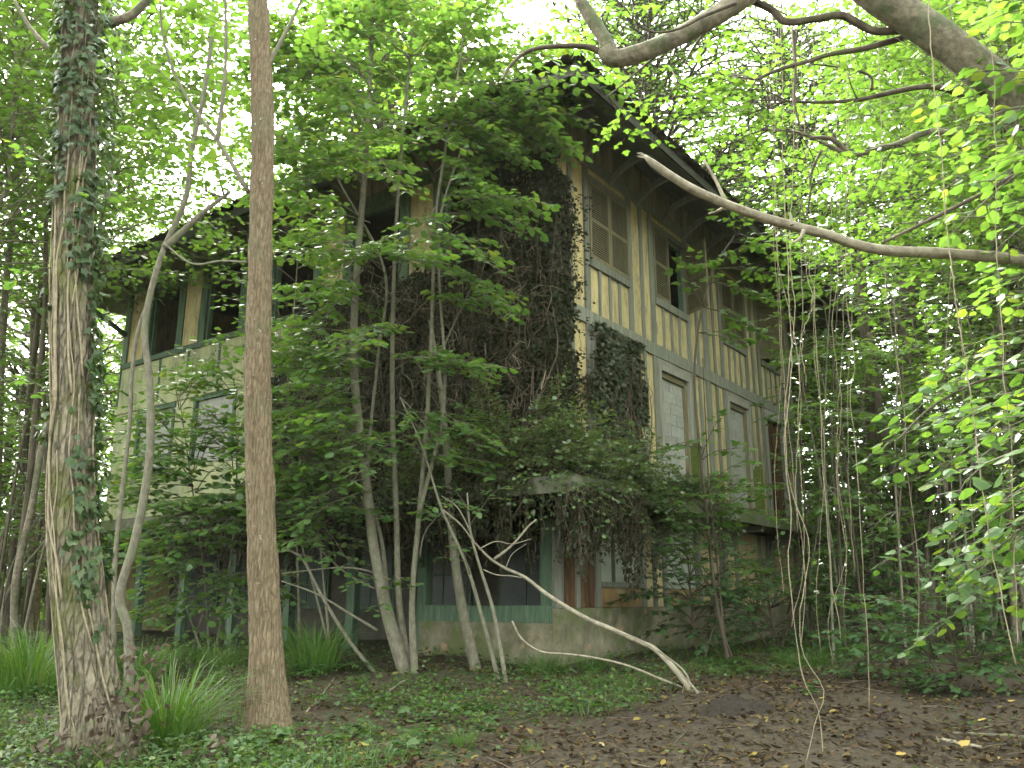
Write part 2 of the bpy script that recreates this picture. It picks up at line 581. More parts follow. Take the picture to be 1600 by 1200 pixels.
M['track'] = surf_mat('trodden dirt', [(.25, (.022, .017, .010)), (.5, (.043, .034, .021)), (.75, (.075, .06, .039))], scale=(22, 22, 22), detail=10, bump=.7, dist=.03, patch=(.035, .026, .019), patch_scale=1.3, patch_lo=.5, patch_hi=.65)
M['plaster'] = surf_mat('yellow stucco', [(.25, (.29, .235, .105)), (.5, (.44, .365, .175)), (.8, (.52, .45, .245))], scale=(5, 5, 1.1), bump=.25, bscale=(60, 60, 60), dist=.006, rnd=.10, patch=(.27, .24, .15), patch_scale=2.6, patch_lo=.48, patch_hi=.72, patch2=(.17, .16, .105), p2=(6.0, .50, .68))
M['plaster_pale'] = surf_mat('pale green stucco', [(.25, (.24, .255, .13)), (.5, (.34, .35, .19)), (.8, (.43, .43, .26))], scale=(3, 3, .9), bump=.2, bscale=(50, 50, 50), dist=.006, rnd=.06, patch=(.20, .23, .13), patch_scale=1.6, patch_lo=.45, patch_hi=.66, patch2=(.13, .15, .085), p2=(3.3, .56, .70))
M['peeled'] = surf_mat('peeling ochre render', [(.25, (.13, .075, .032)), (.5, (.235, .155, .068)), (.8, (.31, .24, .125))], scale=(4, 4, 2), bump=.4, patch=(.32, .29, .21), patch_scale=3, patch_lo=.55, patch_hi=.62)
M['timber'] = surf_mat('weathered grey green timber', [(.25, (.085, .09, .07)), (.5, (.165, .17, .135)), (.78, (.26, .26, .215))], scale=(22, 22, 1.6), bump=.45, bscale=(40, 40, 3), dist=.008, rnd=.12, patch=(.13, .15, .11), patch_scale=3, patch_lo=.5, patch_hi=.65)
M['green_wood'] = surf_mat('faded green painted timber', [(.25, (.035, .066, .04)), (.5, (.068, .11, .068)), (.78, (.12, .165, .11))], scale=(14, 14, 1.6), bump=.3, rnd=.10, patch=(.16, .19, .12), patch_scale=3, patch_lo=.58, patch_hi=.72)
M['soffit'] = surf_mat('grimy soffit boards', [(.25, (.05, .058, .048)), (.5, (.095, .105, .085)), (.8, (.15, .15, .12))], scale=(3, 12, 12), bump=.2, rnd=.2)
M['eave_board'] = surf_mat('stained boards under the eaves', [(.25, (.12, .11, .075)), (.5, (.20, .18, .12)), (.8, (.28, .25, .17))], scale=(10, 10, 1.5), bump=.2, rnd=.18)
M['fascia'] = surf_mat('weathered fascia', [(.25, (.018, .020, .014)), (.5, (.036, .038, .027)), (.8, (.075, .073, .05))], scale=(4, 4, 14), bump=.3, rnd=.15)
M['tile'] = surf_mat('mossy roof tile', [(.25, (.05, .04, .032)), (.5, (.11, .085, .065)), (.8, (.17, .14, .105))], scale=(7, 7, 7), bump=.4, patch=(.055, .07, .025), patch_scale=1.8, patch_lo=.48, patch_hi=.6)
M['concrete'] = surf_mat('mossy concrete', [(.25, (.06, .062, .045)), (.5, (.12, .122, .088)), (.8, (.20, .20, .15))], scale=(4, 4, 4), bump=.6, patch=(.075, .10, .035), patch_scale=2.2, patch_lo=.42, patch_hi=.56)
M['stone'] = surf_mat('crumbling rendered plinth', [(.25, (.075, .068, .042)), (.5, (.15, .138, .09)), (.8, (.24, .22, .155))], scale=(5, 5, 4), bump=.9, dist=.04, patch=(.095, .115, .045), patch_scale=1.9, patch_lo=.48, patch_hi=.6, patch2=(.30, .20, .12), p2=(3.4, .60, .68))
M['block'] = surf_mat('grey concrete block', [(.25, (.20, .205, .18)), (.5, (.285, .29, .255)), (.8, (.36, .365, .325))], scale=(14, 14, 14), bump=.3, rnd=.12, patch=(.27, .29, .225), patch_scale=3, patch_lo=.55, patch_hi=.75)
M['mortar'] = surf_mat('pale mortar', [(.3, (.29, .295, .26)), (.7, (.40, .40, .36))], scale=(12, 12, 12), bump=.2)
M['frame'] = surf_mat('bare pale door frame', [(.25, (.16, .16, .13)), (.5, (.26, .255, .21)), (.8, (.34, .335, .28))], scale=(24, 24, 1.6), bump=.4, rnd=.1, patch=(.17, .13, .09), patch_scale=3, patch_lo=.6, patch_hi=.7)
M['shutter'] = surf_mat('ochre shutter paint', [(.25, (.10, .092, .05)), (.5, (.155, .14, .078)), (.8, (.21, .195, .115))], scale=(12, 12, 3), bump=.2, rnd=.1)
M['brown_wood'] = surf_mat('rotting brown boards', [(.25, (.035, .020, .011)), (.5, (.08, .045, .022)), (.8, (.14, .085, .045))], scale=(16, 16, 1.5), bump=.5, rnd=.25, patch=(.22, .19, .13), patch_scale=4, patch_lo=.6, patch_hi=.68)
M['dark_in'] = surf_mat('darkened interior wall', [(.3, (.04, .038, .03)), (.7, (.09, .085, .065))], scale=(3, 3, 3), bump=.1)  # inside coloured dark so that the window openings look shaded
M['panel_board'] = surf_mat('grey green window board', [(.25, (.20, .235, .18)), (.5, (.29, .325, .25)), (.8, (.36, .39, .31))], scale=(2.2, 2.2, 5), bump=.15)
M['glass_pane'] = surf_mat('dusty blue grey pane', [(.3, (.025, .034, .033)), (.7, (.06, .078, .075))], scale=(3, 3, 3), rough=.3, bump=.05)
M['black_soil'] = surf_mat('black soil', [(.25, (.012, .009, .007)), (.5, (.026, .020, .014)), (.75, (.05, .04, .028))], scale=(20, 20, 20), detail=10, bump=1.0, dist=.05)
M['moss'] = surf_mat('moss', [(.3, (.04, .06, .012)), (.7, (.10, .13, .025))], scale=(30, 30, 30), bump=.8)

# ------------------------------------------------------------------ ground and track
xs = np.concatenate([np.linspace(-100, -14, 30)[:-1], np.linspace(-14, 14, 190), np.linspace(14, 100, 30)[1:]])
ys = np.concatenate([np.linspace(-40, 3, 14)[:-1], np.linspace(3, 18, 130), np.linspace(18, 110, 34)[1:]])
GX, GY = np.meshgrid(xs, ys)
GZ = gz(GX, GY)
V = np.stack([GX, GY, GZ], -1).reshape(-1, 3)
nx, ny = len(xs), len(ys)
i, j = np.meshgrid(np.arange(nx - 1), np.arange(ny - 1))
q = np.stack([j * nx + i, j * nx + i + 1, (j + 1) * nx + i + 1, (j + 1) * nx + i], -1).reshape(-1, 4)
link('ground', make_mesh('ground', V, q.ravel(), np.full(len(q), 4), True, M['soil']), kind='structure')

EDGE = np.array([(-3.5, 3.0), (-1.6, 5.2), (-.55, 6.9), (.3, 8.3), (1.6, 9.9), (3.2, 11.0), (6, 11.6), (12, 12.5)])


def track_amount(x, y):
    """positive on the track side of its ragged edge"""
    e = np.interp(x, EDGE[:, 0], EDGE[:, 1])
    return e - y + .9 * (vnoise(np.asarray(x) * .9, np.asarray(y) * .9, 11) - .5) + .4 * (vnoise(np.asarray(x) * 3, np.asarray(y) * 3, 12) - .5)


tx = np.linspace(-4, 12, 150)
rows = []
ed = np.interp(tx, EDGE[:, 0], EDGE[:, 1]) + .9 * (vnoise(tx * .9, tx * 0 + 3, 13) - .5) + .35 * (vnoise(tx * 4, tx * 0, 14) - .5)
lo = np.maximum(ed - 7.5, -2)
K = 70
tt = np.linspace(0, 1, K)
PX = np.repeat(tx[None], K, 0)
PY = lo[None] + (ed - lo)[None] * tt[:, None]
PZ = gz(PX, PY) + .012 - .03 * smooth(.93, 1, tt)[:, None]
V = np.stack([PX, PY, PZ], -1).reshape(-1, 3)
i, j = np.meshgrid(np.arange(149), np.arange(K - 1))
q = np.stack([j * 150 + i, j * 150 + i + 1, (j + 1) * 150 + i + 1, (j + 1) * 150 + i], -1).reshape(-1, 4)
link('path', make_mesh('path', V, q.ravel(), np.full(len(q), 4), True, M['track']), kind='structure')

# ------------------------------------------------------------------ the house
L1, L2 = 10.75, 12.1
HROT = math.atan2(_n, 1015)
CORN = np.array([0.57, 12.0, 0.0])
UR = np.array([math.cos(HROT), math.sin(HROT), 0])
UL = np.array([-UR[1], UR[0], 0])
house = thing('abandoned_house', 'derelict half-timbered yellow house with deep eaves, overgrown with creeper', 'house', CORN, HROT)


def HW(x, y, z):
    return CORN + UR * x + UL * y + Z3 * z


def FB(mb, side, a0, a1, z0, z1, d0, d1):
    """box on a facade: a along it, d outwards. side 0: timbered front (y=0), 1: creeper front (x=0)"""
    if side == 0:
        mb.box(a0, a1, -d1, -d0, z0, z1)
    else:
        mb.box(-d1, -d0, a0, a1, z0, z1)


hr = random.Random(5)


def timber(side, a0, a1, z0, z1, d0=-.12, d1=.035, mat='timber', name='timber_post', vert=True, label=None):
    """a slightly crooked beam"""
    n = max(3, int(((z1 - z0) if vert else (a1 - a0)) / .35))
    mb = MB()
    vs_, fs = [], []
    for i in range(n + 1):
        t = i / n
        j = [hr.uniform(-.007, .007) for _ in range(4)]
        if vert:
            z = z0 + (z1 - z0) * t
            pr = [(a0 + j[0], z, d0), (a1 + j[1], z, d0), (a1 + j[1], z, d1 + j[2]), (a0 + j[0], z, d1 + j[3])]
        else:
            a = a0 + (a1 - a0) * t
            pr = [(a, z0 + j[0], d0), (a, z1 + j[1], d0), (a, z1 + j[1], d1 + j[2]), (a, z0 + j[0], d1 + j[3])]
        vs_ += [((a, -d, z) if side == 0 else (-d, a, z)) for a, z, d in pr]
    for i in range(n):
        for k in range(4):
            a, b = i * 4 + k, i * 4 + (k + 1) % 4
            fs.append((a, b, b + 4, a + 4))
    fs += [(3, 2, 1, 0), (4 * n, 4 * n + 1, 4 * n + 2, 4 * n + 3)]
    mb.add(vs_, fs)
    return mb.build(name, M[mat], house, label=label)


def panel(side, a0, a1, z0, z1, mat='plaster', name='wall_panel', d=0.0):
    mb = MB()
    FB(mb, side, a0, a1, z0, z1, -.12, d + hr.uniform(-.006, .006))
    return mb.build(name, M[mat], house)


def fill(side, studs, z0, z1, holes, mat='plaster'):
    """panels between neighbouring studs (centre, width) except where a hole lies"""
    st = sorted(studs)
    for (c0, w0), (c1, w1) in zip(st, st[1:]):
        a0, a1 = c0 + w0 / 2, c1 - w1 / 2
        if a1 - a0 < .02 or any(h0 - .02 < (a0 + a1) / 2 < h1 + .02 for h0, h1 in holes):
            continue
        panel(side, a0, a1, z0, z1, mat)


T_, Wd, Nr = .15, .22, .09
WIN = [(1.13, 2.43), (3.40, 4.75), (6.50, 7.75), (8.65, 9.95)]
ST0 = [(.10, .20), (.56, Nr), (1.06, T_), (2.50, T_), (2.94, Nr), (3.33, T_), (4.82, T_), (5.22, Nr), (5.62, Wd), (6.04, Nr), (6.43, T_), (7.82, T_), (8.20, Nr), (8.58, T_), (10.02, T_), (10.36, Nr), (L1 - .1, .2)]
# upper storey of the timbered front
for c, wd in ST0:
    timber(0, c - wd / 2, c + wd / 2, 5.95, 8.50)
timber(0, 0, L1, 5.72, 5.95, -.12, .05, name='timber_rail', vert=False)
timber(0, 0, L1, 8.50, 8.68, -.12, .06, name='wall_plate', vert=False)
fill(0, ST0, 5.95, 8.50, WIN)
for a0, a1 in WIN:
    timber(0, a0, a1, 6.74, 6.87, -.12, .06, name='window_sill', vert=False)
    sub = [(a0, 0)] + [(a0 + (a1 - a0) * k / 4, .06) for k in (1, 2, 3)] + [(a1, 0)]
    for c, wd in sub[1:-1]:
        timber(0, c - wd / 2, c + wd / 2, 5.95, 6.74, -.12, .03)
    fill(0, sub, 5.95, 6.74, [])
    panel(0, a0, a1, 8.36, 8.50)
    timber(0, a0, a1, 8.26, 8.36, -.12, .05, name='window_lintel', vert=False)
# boards between the wall plate and the roof
for side, Ln in ((0, L1), (1, L2)):
    k = int(Ln / .28)
    for i in range(k):
        a0, a1 = Ln * i / k, Ln * (i + 1) / k
        mb = MB()
        FB(mb, side, a0 + .02, a1 - .02, 8.68, 9.45, -.12, hr.uniform(-.02, 0))
        FB(mb, side, a1 - .02, a1 + .02, 8.68, 9.45, -.12, .02)
        mb.build('eave_board', M['eave_board'], house)
# main storey
DOOR = [(1.13, 2.43), (3.40, 4.75), (6.50, 7.75), (8.65, 9.95)]
for c, wd in ST0:
    timber(0, c - wd / 2, c + wd / 2, 3.15, 5.72)
timber(0, 0, L1, 3.03, 3.15, -.12, .05, name='timber_sill', vert=False)
fill(0, ST0, 3.15, 5.72, DOOR)
for a0, a1 in DOOR:
    panel(0, a0, a1, 5.60, 5.72, 'frame', 'door_header', .03)


def block_infill(side, a0, a1, z0, z1, depth, lab):
    g = bpy.data.objects.new('block_infill', None)
    COL.objects.link(g)
    g.parent = house
    g['label'] = lab
    mb = MB()
    FB(mb, side, a0, a1, z0, z1, depth - .14, depth - .008)
    mb.build('mortar', M['mortar'], g)
    n = round((z1 - z0) / .205)
    h = (z1 - z0) / n
    for r in range(n):
        x = a0 - (.25 if r % 2 else 0) - .02
        while x < a1 - .02:
            b0, b1 = max(x + .008, a0 + .004), min(x + .492, a1 - .004)
            if b1 - b0 > .05:
                mb = MB()
                FB(mb, side, b0, b1, z0 + r * h + .007, z0 + (r + 1) * h - .007, depth - .10, depth + hr.uniform(-.004, .004))
                mb.build('concrete_block', M['block'], g)
            x += .5


def door_frame(side, a0, a1, z0, z1, mat='frame', t=.10, d0=-.10, d1=.055):
    mb = MB()
    FB(mb, side, a0, a0 + t, z0, z1, d0, d1)
    FB(mb, side, a1 - t, a1, z0, z1, d0, d1)
    FB(mb, side, a0 + t, a1 - t, z1 - t, z1, d0, d1 - .003)
    return mb.build('door_frame', M[mat], house)


for (a0, a1), lab in zip(DOOR, ['', 'nearer door walled up with grey blocks', 'farther door walled up with grey blocks', '']):
    door_frame(0, a0, a1, 3.15, 5.60)
    if lab:
        mb = MB()
        FB(mb, 0, a0 + .10, a0 + .15, 3.15, 5.44, -.08, -.03)
        FB(mb, 0, a1 - .17, a1 - .10, 3.15, 5.44, -.08, -.01)
        FB(mb, 0, a0 + .15, a1 - .17, 5.40, 5.50, -.08, -.015)
        mb.build('door_jamb', M['shutter'], house)
        block_infill(0, a0 + .15, a1 - .17, 3.15, 5.40, -.07, lab)
# first door: boarded, behind ivy; last door: rotting planks
for k, (a0, a1) in ((0, DOOR[0]), (3, DOOR[3])):
    n = 7
    for i in range(n):
        b0 = a0 + .10 + (a1 - a0 - .2) * i / n
        mb = MB()
        FB(mb, 0, b0 + .005, b0 + (a1 - a0 - .2) / n - .005, 3.15, 5.45 - (hr.uniform(0, .5) if k == 3 and i % 3 == 1 else 0), -.10, -.05 + hr.uniform(-.012, .012))
        mb.build('door_plank', M['brown_wood'], house)


def shutter(side, x0, wid, z0, z1, hinge_right=False, angle=0.0, lab=None):
    """louvred shutter leaf hung at its jamb; the frame is the part, its louvres a sub-part"""
    mb = MB()
    h = z1 - z0
    s = -1 if hinge_right else 1

    def bx(m, u0, u1, a, b, d0, d1):
        u0, u1 = sorted((s * u0, s * u1))
        m.box(u0, u1, -d1, -d0, a, b)
    t = .055
    bx(mb, 0, t, 0, h, 0, .035)
    bx(mb, wid - t, wid, 0, h, 0, .035)
    for a in (0, h * .5 - t / 2, h - t):
        bx(mb, t, wid - t, a, a + t, .002, .033)
    o = mb.build('shutter', M['shutter'], house, label=lab)
    mb = MB()
    for lo_, hi_ in ((t, h * .5 - t / 2), (h * .5 + t / 2, h - t)):
        n = int((hi_ - lo_) / .042)
        for i in range(n):
            z = lo_ + (hi_ - lo_) * (i + .5) / n
            u0, u1 = sorted((s * t, s * (wid - t)))
            mb.add([(u0, -.004, z + .022), (u1, -.004, z + .022), (u1, -.030, z - .018), (u0, -.030, z - .018), (u0, -.010, z + .025), (u1, -.010, z + .025), (u1, -.035, z - .015), (u0, -.035, z - .015)],
                   [(0, 1, 2, 3), (7, 6, 5, 4), (0, 4, 5, 1), (1, 5, 6, 2), (2, 6, 7, 3), (3, 7, 4, 0)])
    mb.build('louvre', M['shutter'], o, 'stuff')
    o.location = (x0, -.02, z0)
    o.rotation_euler = (0, 0, angle)
    return o


for k, (a0, a1) in enumerate(WIN):
    hw = (a1 - a0) / 2
    if k in (0, 2):
        shutter(0, a0, hw - .004, 6.88, 8.25)
        shutter(0, a1, hw - .004, 6.88, 8.25, True)
    elif k == 1:
        shutter(0, a0, hw - .06, 6.88, 8.25)
        shutter(0, a1, hw, 6.88, 8.25, True, math.radians(62), 'open shutter swung out from the window')
    else:
        shutter(0, a0, hw, 6.88, 8.25, False, math.radians(-48), 'shutter hanging ajar')
        shutter(0, a1, hw - .004, 6.88, 8.25, True)
    mb = MB()
    FB(mb, 0, a0, a0 + .05, 6.87, 8.26, -.11, -.03)
    FB(mb, 0, a1 - .05, a1, 6.87, 8.26, -.11, -.03)
    FB(mb, 0, a0 + .05, a1 - .05, 8.20, 8.26, -.11, -.033)
    mb.build('window_frame', M['green_wood'], house)

# ground storey under the balcony, timbered front
ST_G = [(.10, .2), (.60, Nr), (1.16, .13), (2.60, .13), (2.98, Nr), (3.36, .13), (4.75, .13), (5.3, Nr), (5.8, Wd), (6.5, .13), (7.8, .13), (8.6, .13), (10.0, .13), (L1 - .1, .2)]
for c, wd in ST_G:
    timber(0, c - wd / 2, c + wd / 2, 1.37, 2.80)
mb = MB()
for a0, a1 in [(.2, .555), (.645, 1.095)]:
    n = 3
    for i in range(n):
        b0 = a0 + (a1 - a0) * i / n
        m2 = MB()
        FB(m2, 0, b0 + .004, b0 + (a1 - a0) / n - .004, 1.37, 2.80, -.12, hr.uniform(-.015, .005))
        m2.build('wall_plank', M['brown_wood'], house)
fill(0, ST_G, 1.37, 2.80, [(0, 1.15), (1.2, 2.55), (3.4, 4.7)])
panel(0, 1.225, 2.535, 1.37, 1.66, 'peeled', 'peeling_panel')
timber(0, 1.225, 2.535, 1.66, 1.74, -.12, .05, name='window_sill', vert=False)
panel(0, 1.225, 2.535, 2.50, 2.80, 'timber', 'window_lintel')
mb = MB()
FB(mb, 0, 1.225, 2.535, 1.74, 2.50, -.12, -.06)
mb.build('window_board', M['panel_board'], house)
panel(0, 3.425, 4.685, 1.37, 1.66, 'peeled', 'peeling_panel')
mb = MB()
FB(mb, 0, 3.425, 4.685, 1.66, 2.80, -.12, -.05)
mb.build('window_board', M['panel_board'], house)


# plinth with a broken, uneven face
def rough_wall(side, a0, a1, z0, z1, thick, amp, name, mat, seed):
    na, nz = max(4, int((a1 - a0) / .12)), max(4, int((z1 - z0) / .1))
    A_, Z_ = np.meshgrid(np.linspace(a0, a1, na), np.linspace(z0, z1, nz))
    D_ = amp * (vnoise(A_ * 2.3, Z_ * 2.3, seed) + .6 * vnoise(A_ * 7, Z_ * 7, seed + 1)) + .04
    mb = MB()
    front = [((a, -d, z) if side == 0 else (-d, a, z)) for a, z, d in zip(A_.ravel(), Z_.ravel(), D_.ravel())]
    back = [((a, thick, z) if side == 0 else (thick, a, z)) for a, z in zip(A_.ravel(), Z_.ravel())]
    q_ = [(j * na + i, j * na + i + 1, (j + 1) * na + i + 1, (j + 1) * na + i) for j in range(nz - 1) for i in range(na - 1)]
    n0 = len(front)
    fs = q_ + [tuple(n0 + i for i in reversed(f)) for f in q_]
    top = (nz - 1) * na
    for i in range(na - 1):
        fs.append((top + i, top + i + 1, n0 + top + i + 1, n0 + top + i))
    for j in range(nz - 1):
        fs.append((j * na, (j + 1) * na, n0 + (j + 1) * na, n0 + j * na))
        e = na - 1
        fs.append((j * na + e, n0 + j * na + e, n0 + (j + 1) * na + e, (j + 1) * na + e))
    mb.add(front + back, fs)
    return mb.build(name, M[mat], house)


rough_wall(0, -.04, L1, .2, 1.365, .25, .07, 'plinth', 'stone', 3)
rough_wall(1, 0, 2.42, .2, 1.17, .25, .03, 'plinth', 'stone', 8)

# creeper front: upper storeys
WL = [(.95, 2.15), (3.15, 4.35), (5.40, 6.60), (7.65, 8.85), (9.90, 10.98)]
ST1 = [(.11, .22)]
for a0, a1 in WL:
    ST1 += [(a0 - .11, .22), (a1 + .11, .22)]
ST1 += [(L2 - .11, .22)]
for c, wd in ST1:
    timber(1, c - wd / 2, c + wd / 2, 6.80, 8.50, mat='green_wood')
fill(1, ST1, 6.80, 8.50, WL)
timber(1, 0, L2, 8.50, 8.68, -.12, .06, 'green_wood', 'wall_plate', False)
timber(1, 0, L2, 6.68, 6.80, -.12, .05, 'green_wood', 'timber_rail', False)
for a0, a1 in WL:
    mb = MB()
    FB(mb, 1, a0, a0 + .06, 6.80, 8.50, -.11, -.02)
    FB(mb, 1, a1 - .06, a1, 6.80, 8.50, -.11, -.02)
    FB(mb, 1, a0 + .06, a1 - .06, 8.36, 8.50, -.11, -.023)
    mb.build('window_frame', M['green_wood'], house)
mids = []
edges = [0] + [(a + b) / 2 for a, b in WL] + [(WL[k][1] + WL[k + 1][0]) / 2 for k in range(4)] + [L2]
edges = sorted(edges)
for a0, a1 in zip(edges, edges[1:]):
    panel(1, a0 + .03, a1 - .03, 5.72, 6.68, 'plaster_pale')
    timber(1, a1 - .03, a1 + .03, 5.72, 6.68, -.12, .02, 'green_wood')
timber(1, 0, L2, 5.60, 5.72, -.12, .04, 'plaster_pale', 'timber_rail', False)
LWN = [(.95, 2.25), (3.1, 4.45), (5.3, 6.7), (7.55, 9.0), (9.68, 11.15)]
prev = 0
for k, (a0, a1) in enumerate(LWN):
    panel(1, prev, a0, 4.15, 5.60, 'plaster_pale')
    prev = a1
    mb = MB()
    FB(mb, 1, a0, a0 + .09, 4.15, 5.60, -.11, .02)
    FB(mb, 1, a1 - .09, a1, 4.15, 5.60, -.11, .02)
    FB(mb, 1, a0 + .09, a1 - .09, 5.50, 5.60, -.11, .017)
    mb.build('window_frame', M['green_wood'], house)
    block_infill(1, a0 + .09, a1 - .09, 4.15, 5.50, -.05, 'window walled up with pale blocks')
panel(1, prev, L2, 4.15, 5.60, 'plaster_pale')
panel(1, 0, L2, 3.03, 4.15, 'plaster_pale')
# ground storey of the creeper front: an open, dark arcade of green posts
timber(1, 0, 2.42, 1.17, 1.40, -.12, .06, 'green_wood', 'timber_rail', False)
for c in (.11, 2.42, 4.0, 5.6, 7.2, 8.8, 10.4, L2 - .11):
    timber(1, c - .09, c + .09, 1.40 if c < 2 else .2, 2.80, -.12, .03, 'green_wood', 'arcade_post')
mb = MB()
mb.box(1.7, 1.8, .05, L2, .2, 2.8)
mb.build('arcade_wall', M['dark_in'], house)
for k in range(6):
    y0 = 1.0 + k * 1.8
    mb = MB()
    mb.box(1.63, 1.70, y0, y0 + 1.2, 1.3, 2.5)
    o = mb.build('window_frame', M['green_wood'], house)
    mb = MB()
    for a in (0, 1):
        for b in (0, 1):
            mb.box(1.615, 1.63, y0 + .06 + a * .56, y0 + .58 + a * .56, 1.36 + b * .56, 1.88 + b * .56)
    mb.build('pane', M['glass_pane'], o)

# balcony slab round both fronts, its curved brackets and mossy posts
mb = MB()
ov = .95
nseg = 40
mb.box(-ov, L1 + ov, -ov, .05, 2.84, 3.03)
mb.box(-ov, .05, .05, L2 + .3, 2.842, 3.028)
mb.build('balcony_slab', M['concrete'], house)
mb = MB()
mb.box(-ov - .04, L1 + ov + .04, -ov - .04, -ov, 2.80, 2.99)
mb.box(-ov - .04, -ov, -ov, L2 + .3, 2.803, 2.987)
mb.build('slab_edge', M['concrete'], house)


def bracket(side, a, name='balcony_bracket', reach=.85, drop=.75, mat='timber', zt=2.82):
    """curved knee brace from the wall out to the slab"""
    mb = MB()
    n = 8
    w2 = .06
    ring = []
    for i in range(n + 1):
        t = math.pi / 2 * i / n
        d_o, z_o = .03 + reach * (1 - math.cos(t)), zt - drop + drop * math.sin(t) - .0
        d_i, z_i = d_o - .02 + .12 * math.sin(t) * 0, z_o
        th = .10
        nx_, nz_ = math.cos(t), -math.sin(t) * .0
        p1 = (d_o + th * math.cos(t) * .5, z_o - th * math.sin(t) * .5)
        p0 = (d_o - th * math.cos(t) * .5, z_o + th * math.sin(t) * .5)
        p0 = (max(p0[0], .0), min(p0[1], zt))
        ring.append((p0, p1))
    vs_, fs = [], []
    for p0, p1 in ring:
        for (d, z) in (p0, p1):
            for s in (-w2, w2):
                vs_.append((a + s, -d, z) if side == 0 else (-d, a + s, z))
    for i in range(n):
        b = i * 4
        for k, l in ((0, 1), (1, 3), (3, 2), (2, 0)):
            fs.append((b + k, b + l, b + 4 + l, b + 4 + k))
    fs += [(0, 2, 3, 1), (4 * n, 4 * n + 1, 4 * n + 3, 4 * n + 2)]
    mb.add(vs_, fs)
    if side == 0:
        mb.box(a - .055, a + .055, -.10, -.035, zt - drop - .1, zt)
        mb.box(a - .055, a + .055, -reach, -.10, zt - .10, zt - .002)
    else:
        mb.box(-.10, -.035, a - .055, a + .055, zt - drop - .1, zt)
        mb.box(-reach, -.10, a - .055, a + .055, zt - .10, zt - .002)
    return mb.build(name, M[mat], house)


for a in (.6, 2.98, 5.8, 8.2, 10.4):
    bracket(0, a)
for a in (2.42, 5.6, 8.8, 11.6):
    bracket(1, a, mat='green_wood')
for a, h in ((3.0, .9), (5.75, .85), (9.2, .9)):
    mb = MB()
    mb.box(a - .07, a + .07, -.93, -.79, 3.03, 3.03 + h)
    mb.box(a - .045, a + .045, -.90, -.82, 3.03 + h, 3.09 + h)
    mb.build('balcony_post', M['moss'], house)

# eaves: ribs, soffit boards, fascia, tiled hip roof
EO, EZ, PT = 1.42, 8.47, .58
me_rib = None


def rib_mesh():
    mb = MB()
    n = 12
    vs_, fs = [], []
    for i in range(n + 1):
        t = i / n
        d = .02 + (EO - .10) * t
        z = 8.50 + .34 * math.sin(math.pi * min(1, t * .92 + .0)) ** .8 * (1 - .15 * t) + .02 * t
        for dz in (-.055, .055):
            for s in (-.035, .035):
                vs_.append((s, -d, z + dz))
    for i in range(n):
        b = i * 4
        for k, l in ((0, 1), (1, 3), (3, 2), (2, 0)):
            fs.append((b + k, b + l, b + 4 + l, b + 4 + k))
    fs += [(0, 2, 3, 1), (4 * n, 4 * n + 1, 4 * n + 3, 4 * n + 2)]
    mb.add(vs_, fs)
    return mb.mesh('eave_rib', M['timber'])


me_rib = rib_mesh()
for k in range(12):
    o = link('eave_rib', me_rib, house)
    o.location = (-.06 + .965 * k, 0, 0)
for k in range(13):
    o = link('eave_rib', me_rib, house)
    o.location = (0, .4 + .965 * k, 0)
    o.rotation_euler = (0, 0, -math.pi / 2)
# diagonal rib at the near corner and strut at the far corner
mb = MB()
p, q_ = np.array((-.03, -.03, 8.66)), np.array((-EO + .06, -EO + .06, 8.50))
o = tube_obj('corner_rib', [(np.array([p, (p + q_) / 2 + (0, 0, .22), q_]), np.array([.06, .06, .06]))], M['green_wood'], house, 4)
o = tube_obj('eave_strut', [(np.array([(-.02, L2 - .1, 7.5), (-EO + .1, L2 + .5, 8.46)]), np.array([.075, .075]))], M['green_wood'], house, 4)
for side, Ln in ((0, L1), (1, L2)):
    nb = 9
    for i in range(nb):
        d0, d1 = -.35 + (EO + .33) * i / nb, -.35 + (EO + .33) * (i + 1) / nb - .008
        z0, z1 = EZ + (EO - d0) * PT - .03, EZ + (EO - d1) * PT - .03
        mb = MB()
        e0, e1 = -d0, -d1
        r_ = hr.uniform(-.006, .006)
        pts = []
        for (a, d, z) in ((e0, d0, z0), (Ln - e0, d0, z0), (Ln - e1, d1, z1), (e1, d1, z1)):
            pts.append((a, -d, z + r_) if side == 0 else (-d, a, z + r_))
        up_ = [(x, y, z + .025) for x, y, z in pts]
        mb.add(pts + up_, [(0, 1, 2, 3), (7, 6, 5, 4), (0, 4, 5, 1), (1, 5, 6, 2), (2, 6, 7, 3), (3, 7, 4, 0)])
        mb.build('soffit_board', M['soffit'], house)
    n = int((Ln + 2 * EO) / 2.0)
    for i in range(n):
        a0, a1 = -EO + (Ln + 2 * EO) * i / n, -EO + (Ln + 2 * EO) * (i + 1) / n
        mb = MB()
        FB(mb, side, a0 + .004, a1 - .004, EZ - .13 + hr.uniform(-.02, .02), EZ + .05, EO - .05, EO - .02 + hr.uniform(-.006, .006))
        mb.build('fascia_board', M['fascia'], house)

# hip roof, courses of round tiles
xa, xb, ya, yb = -EO - .06, L1 + EO + .06, -EO - .06, L2 + EO + .06
half = (xb - xa) / 2


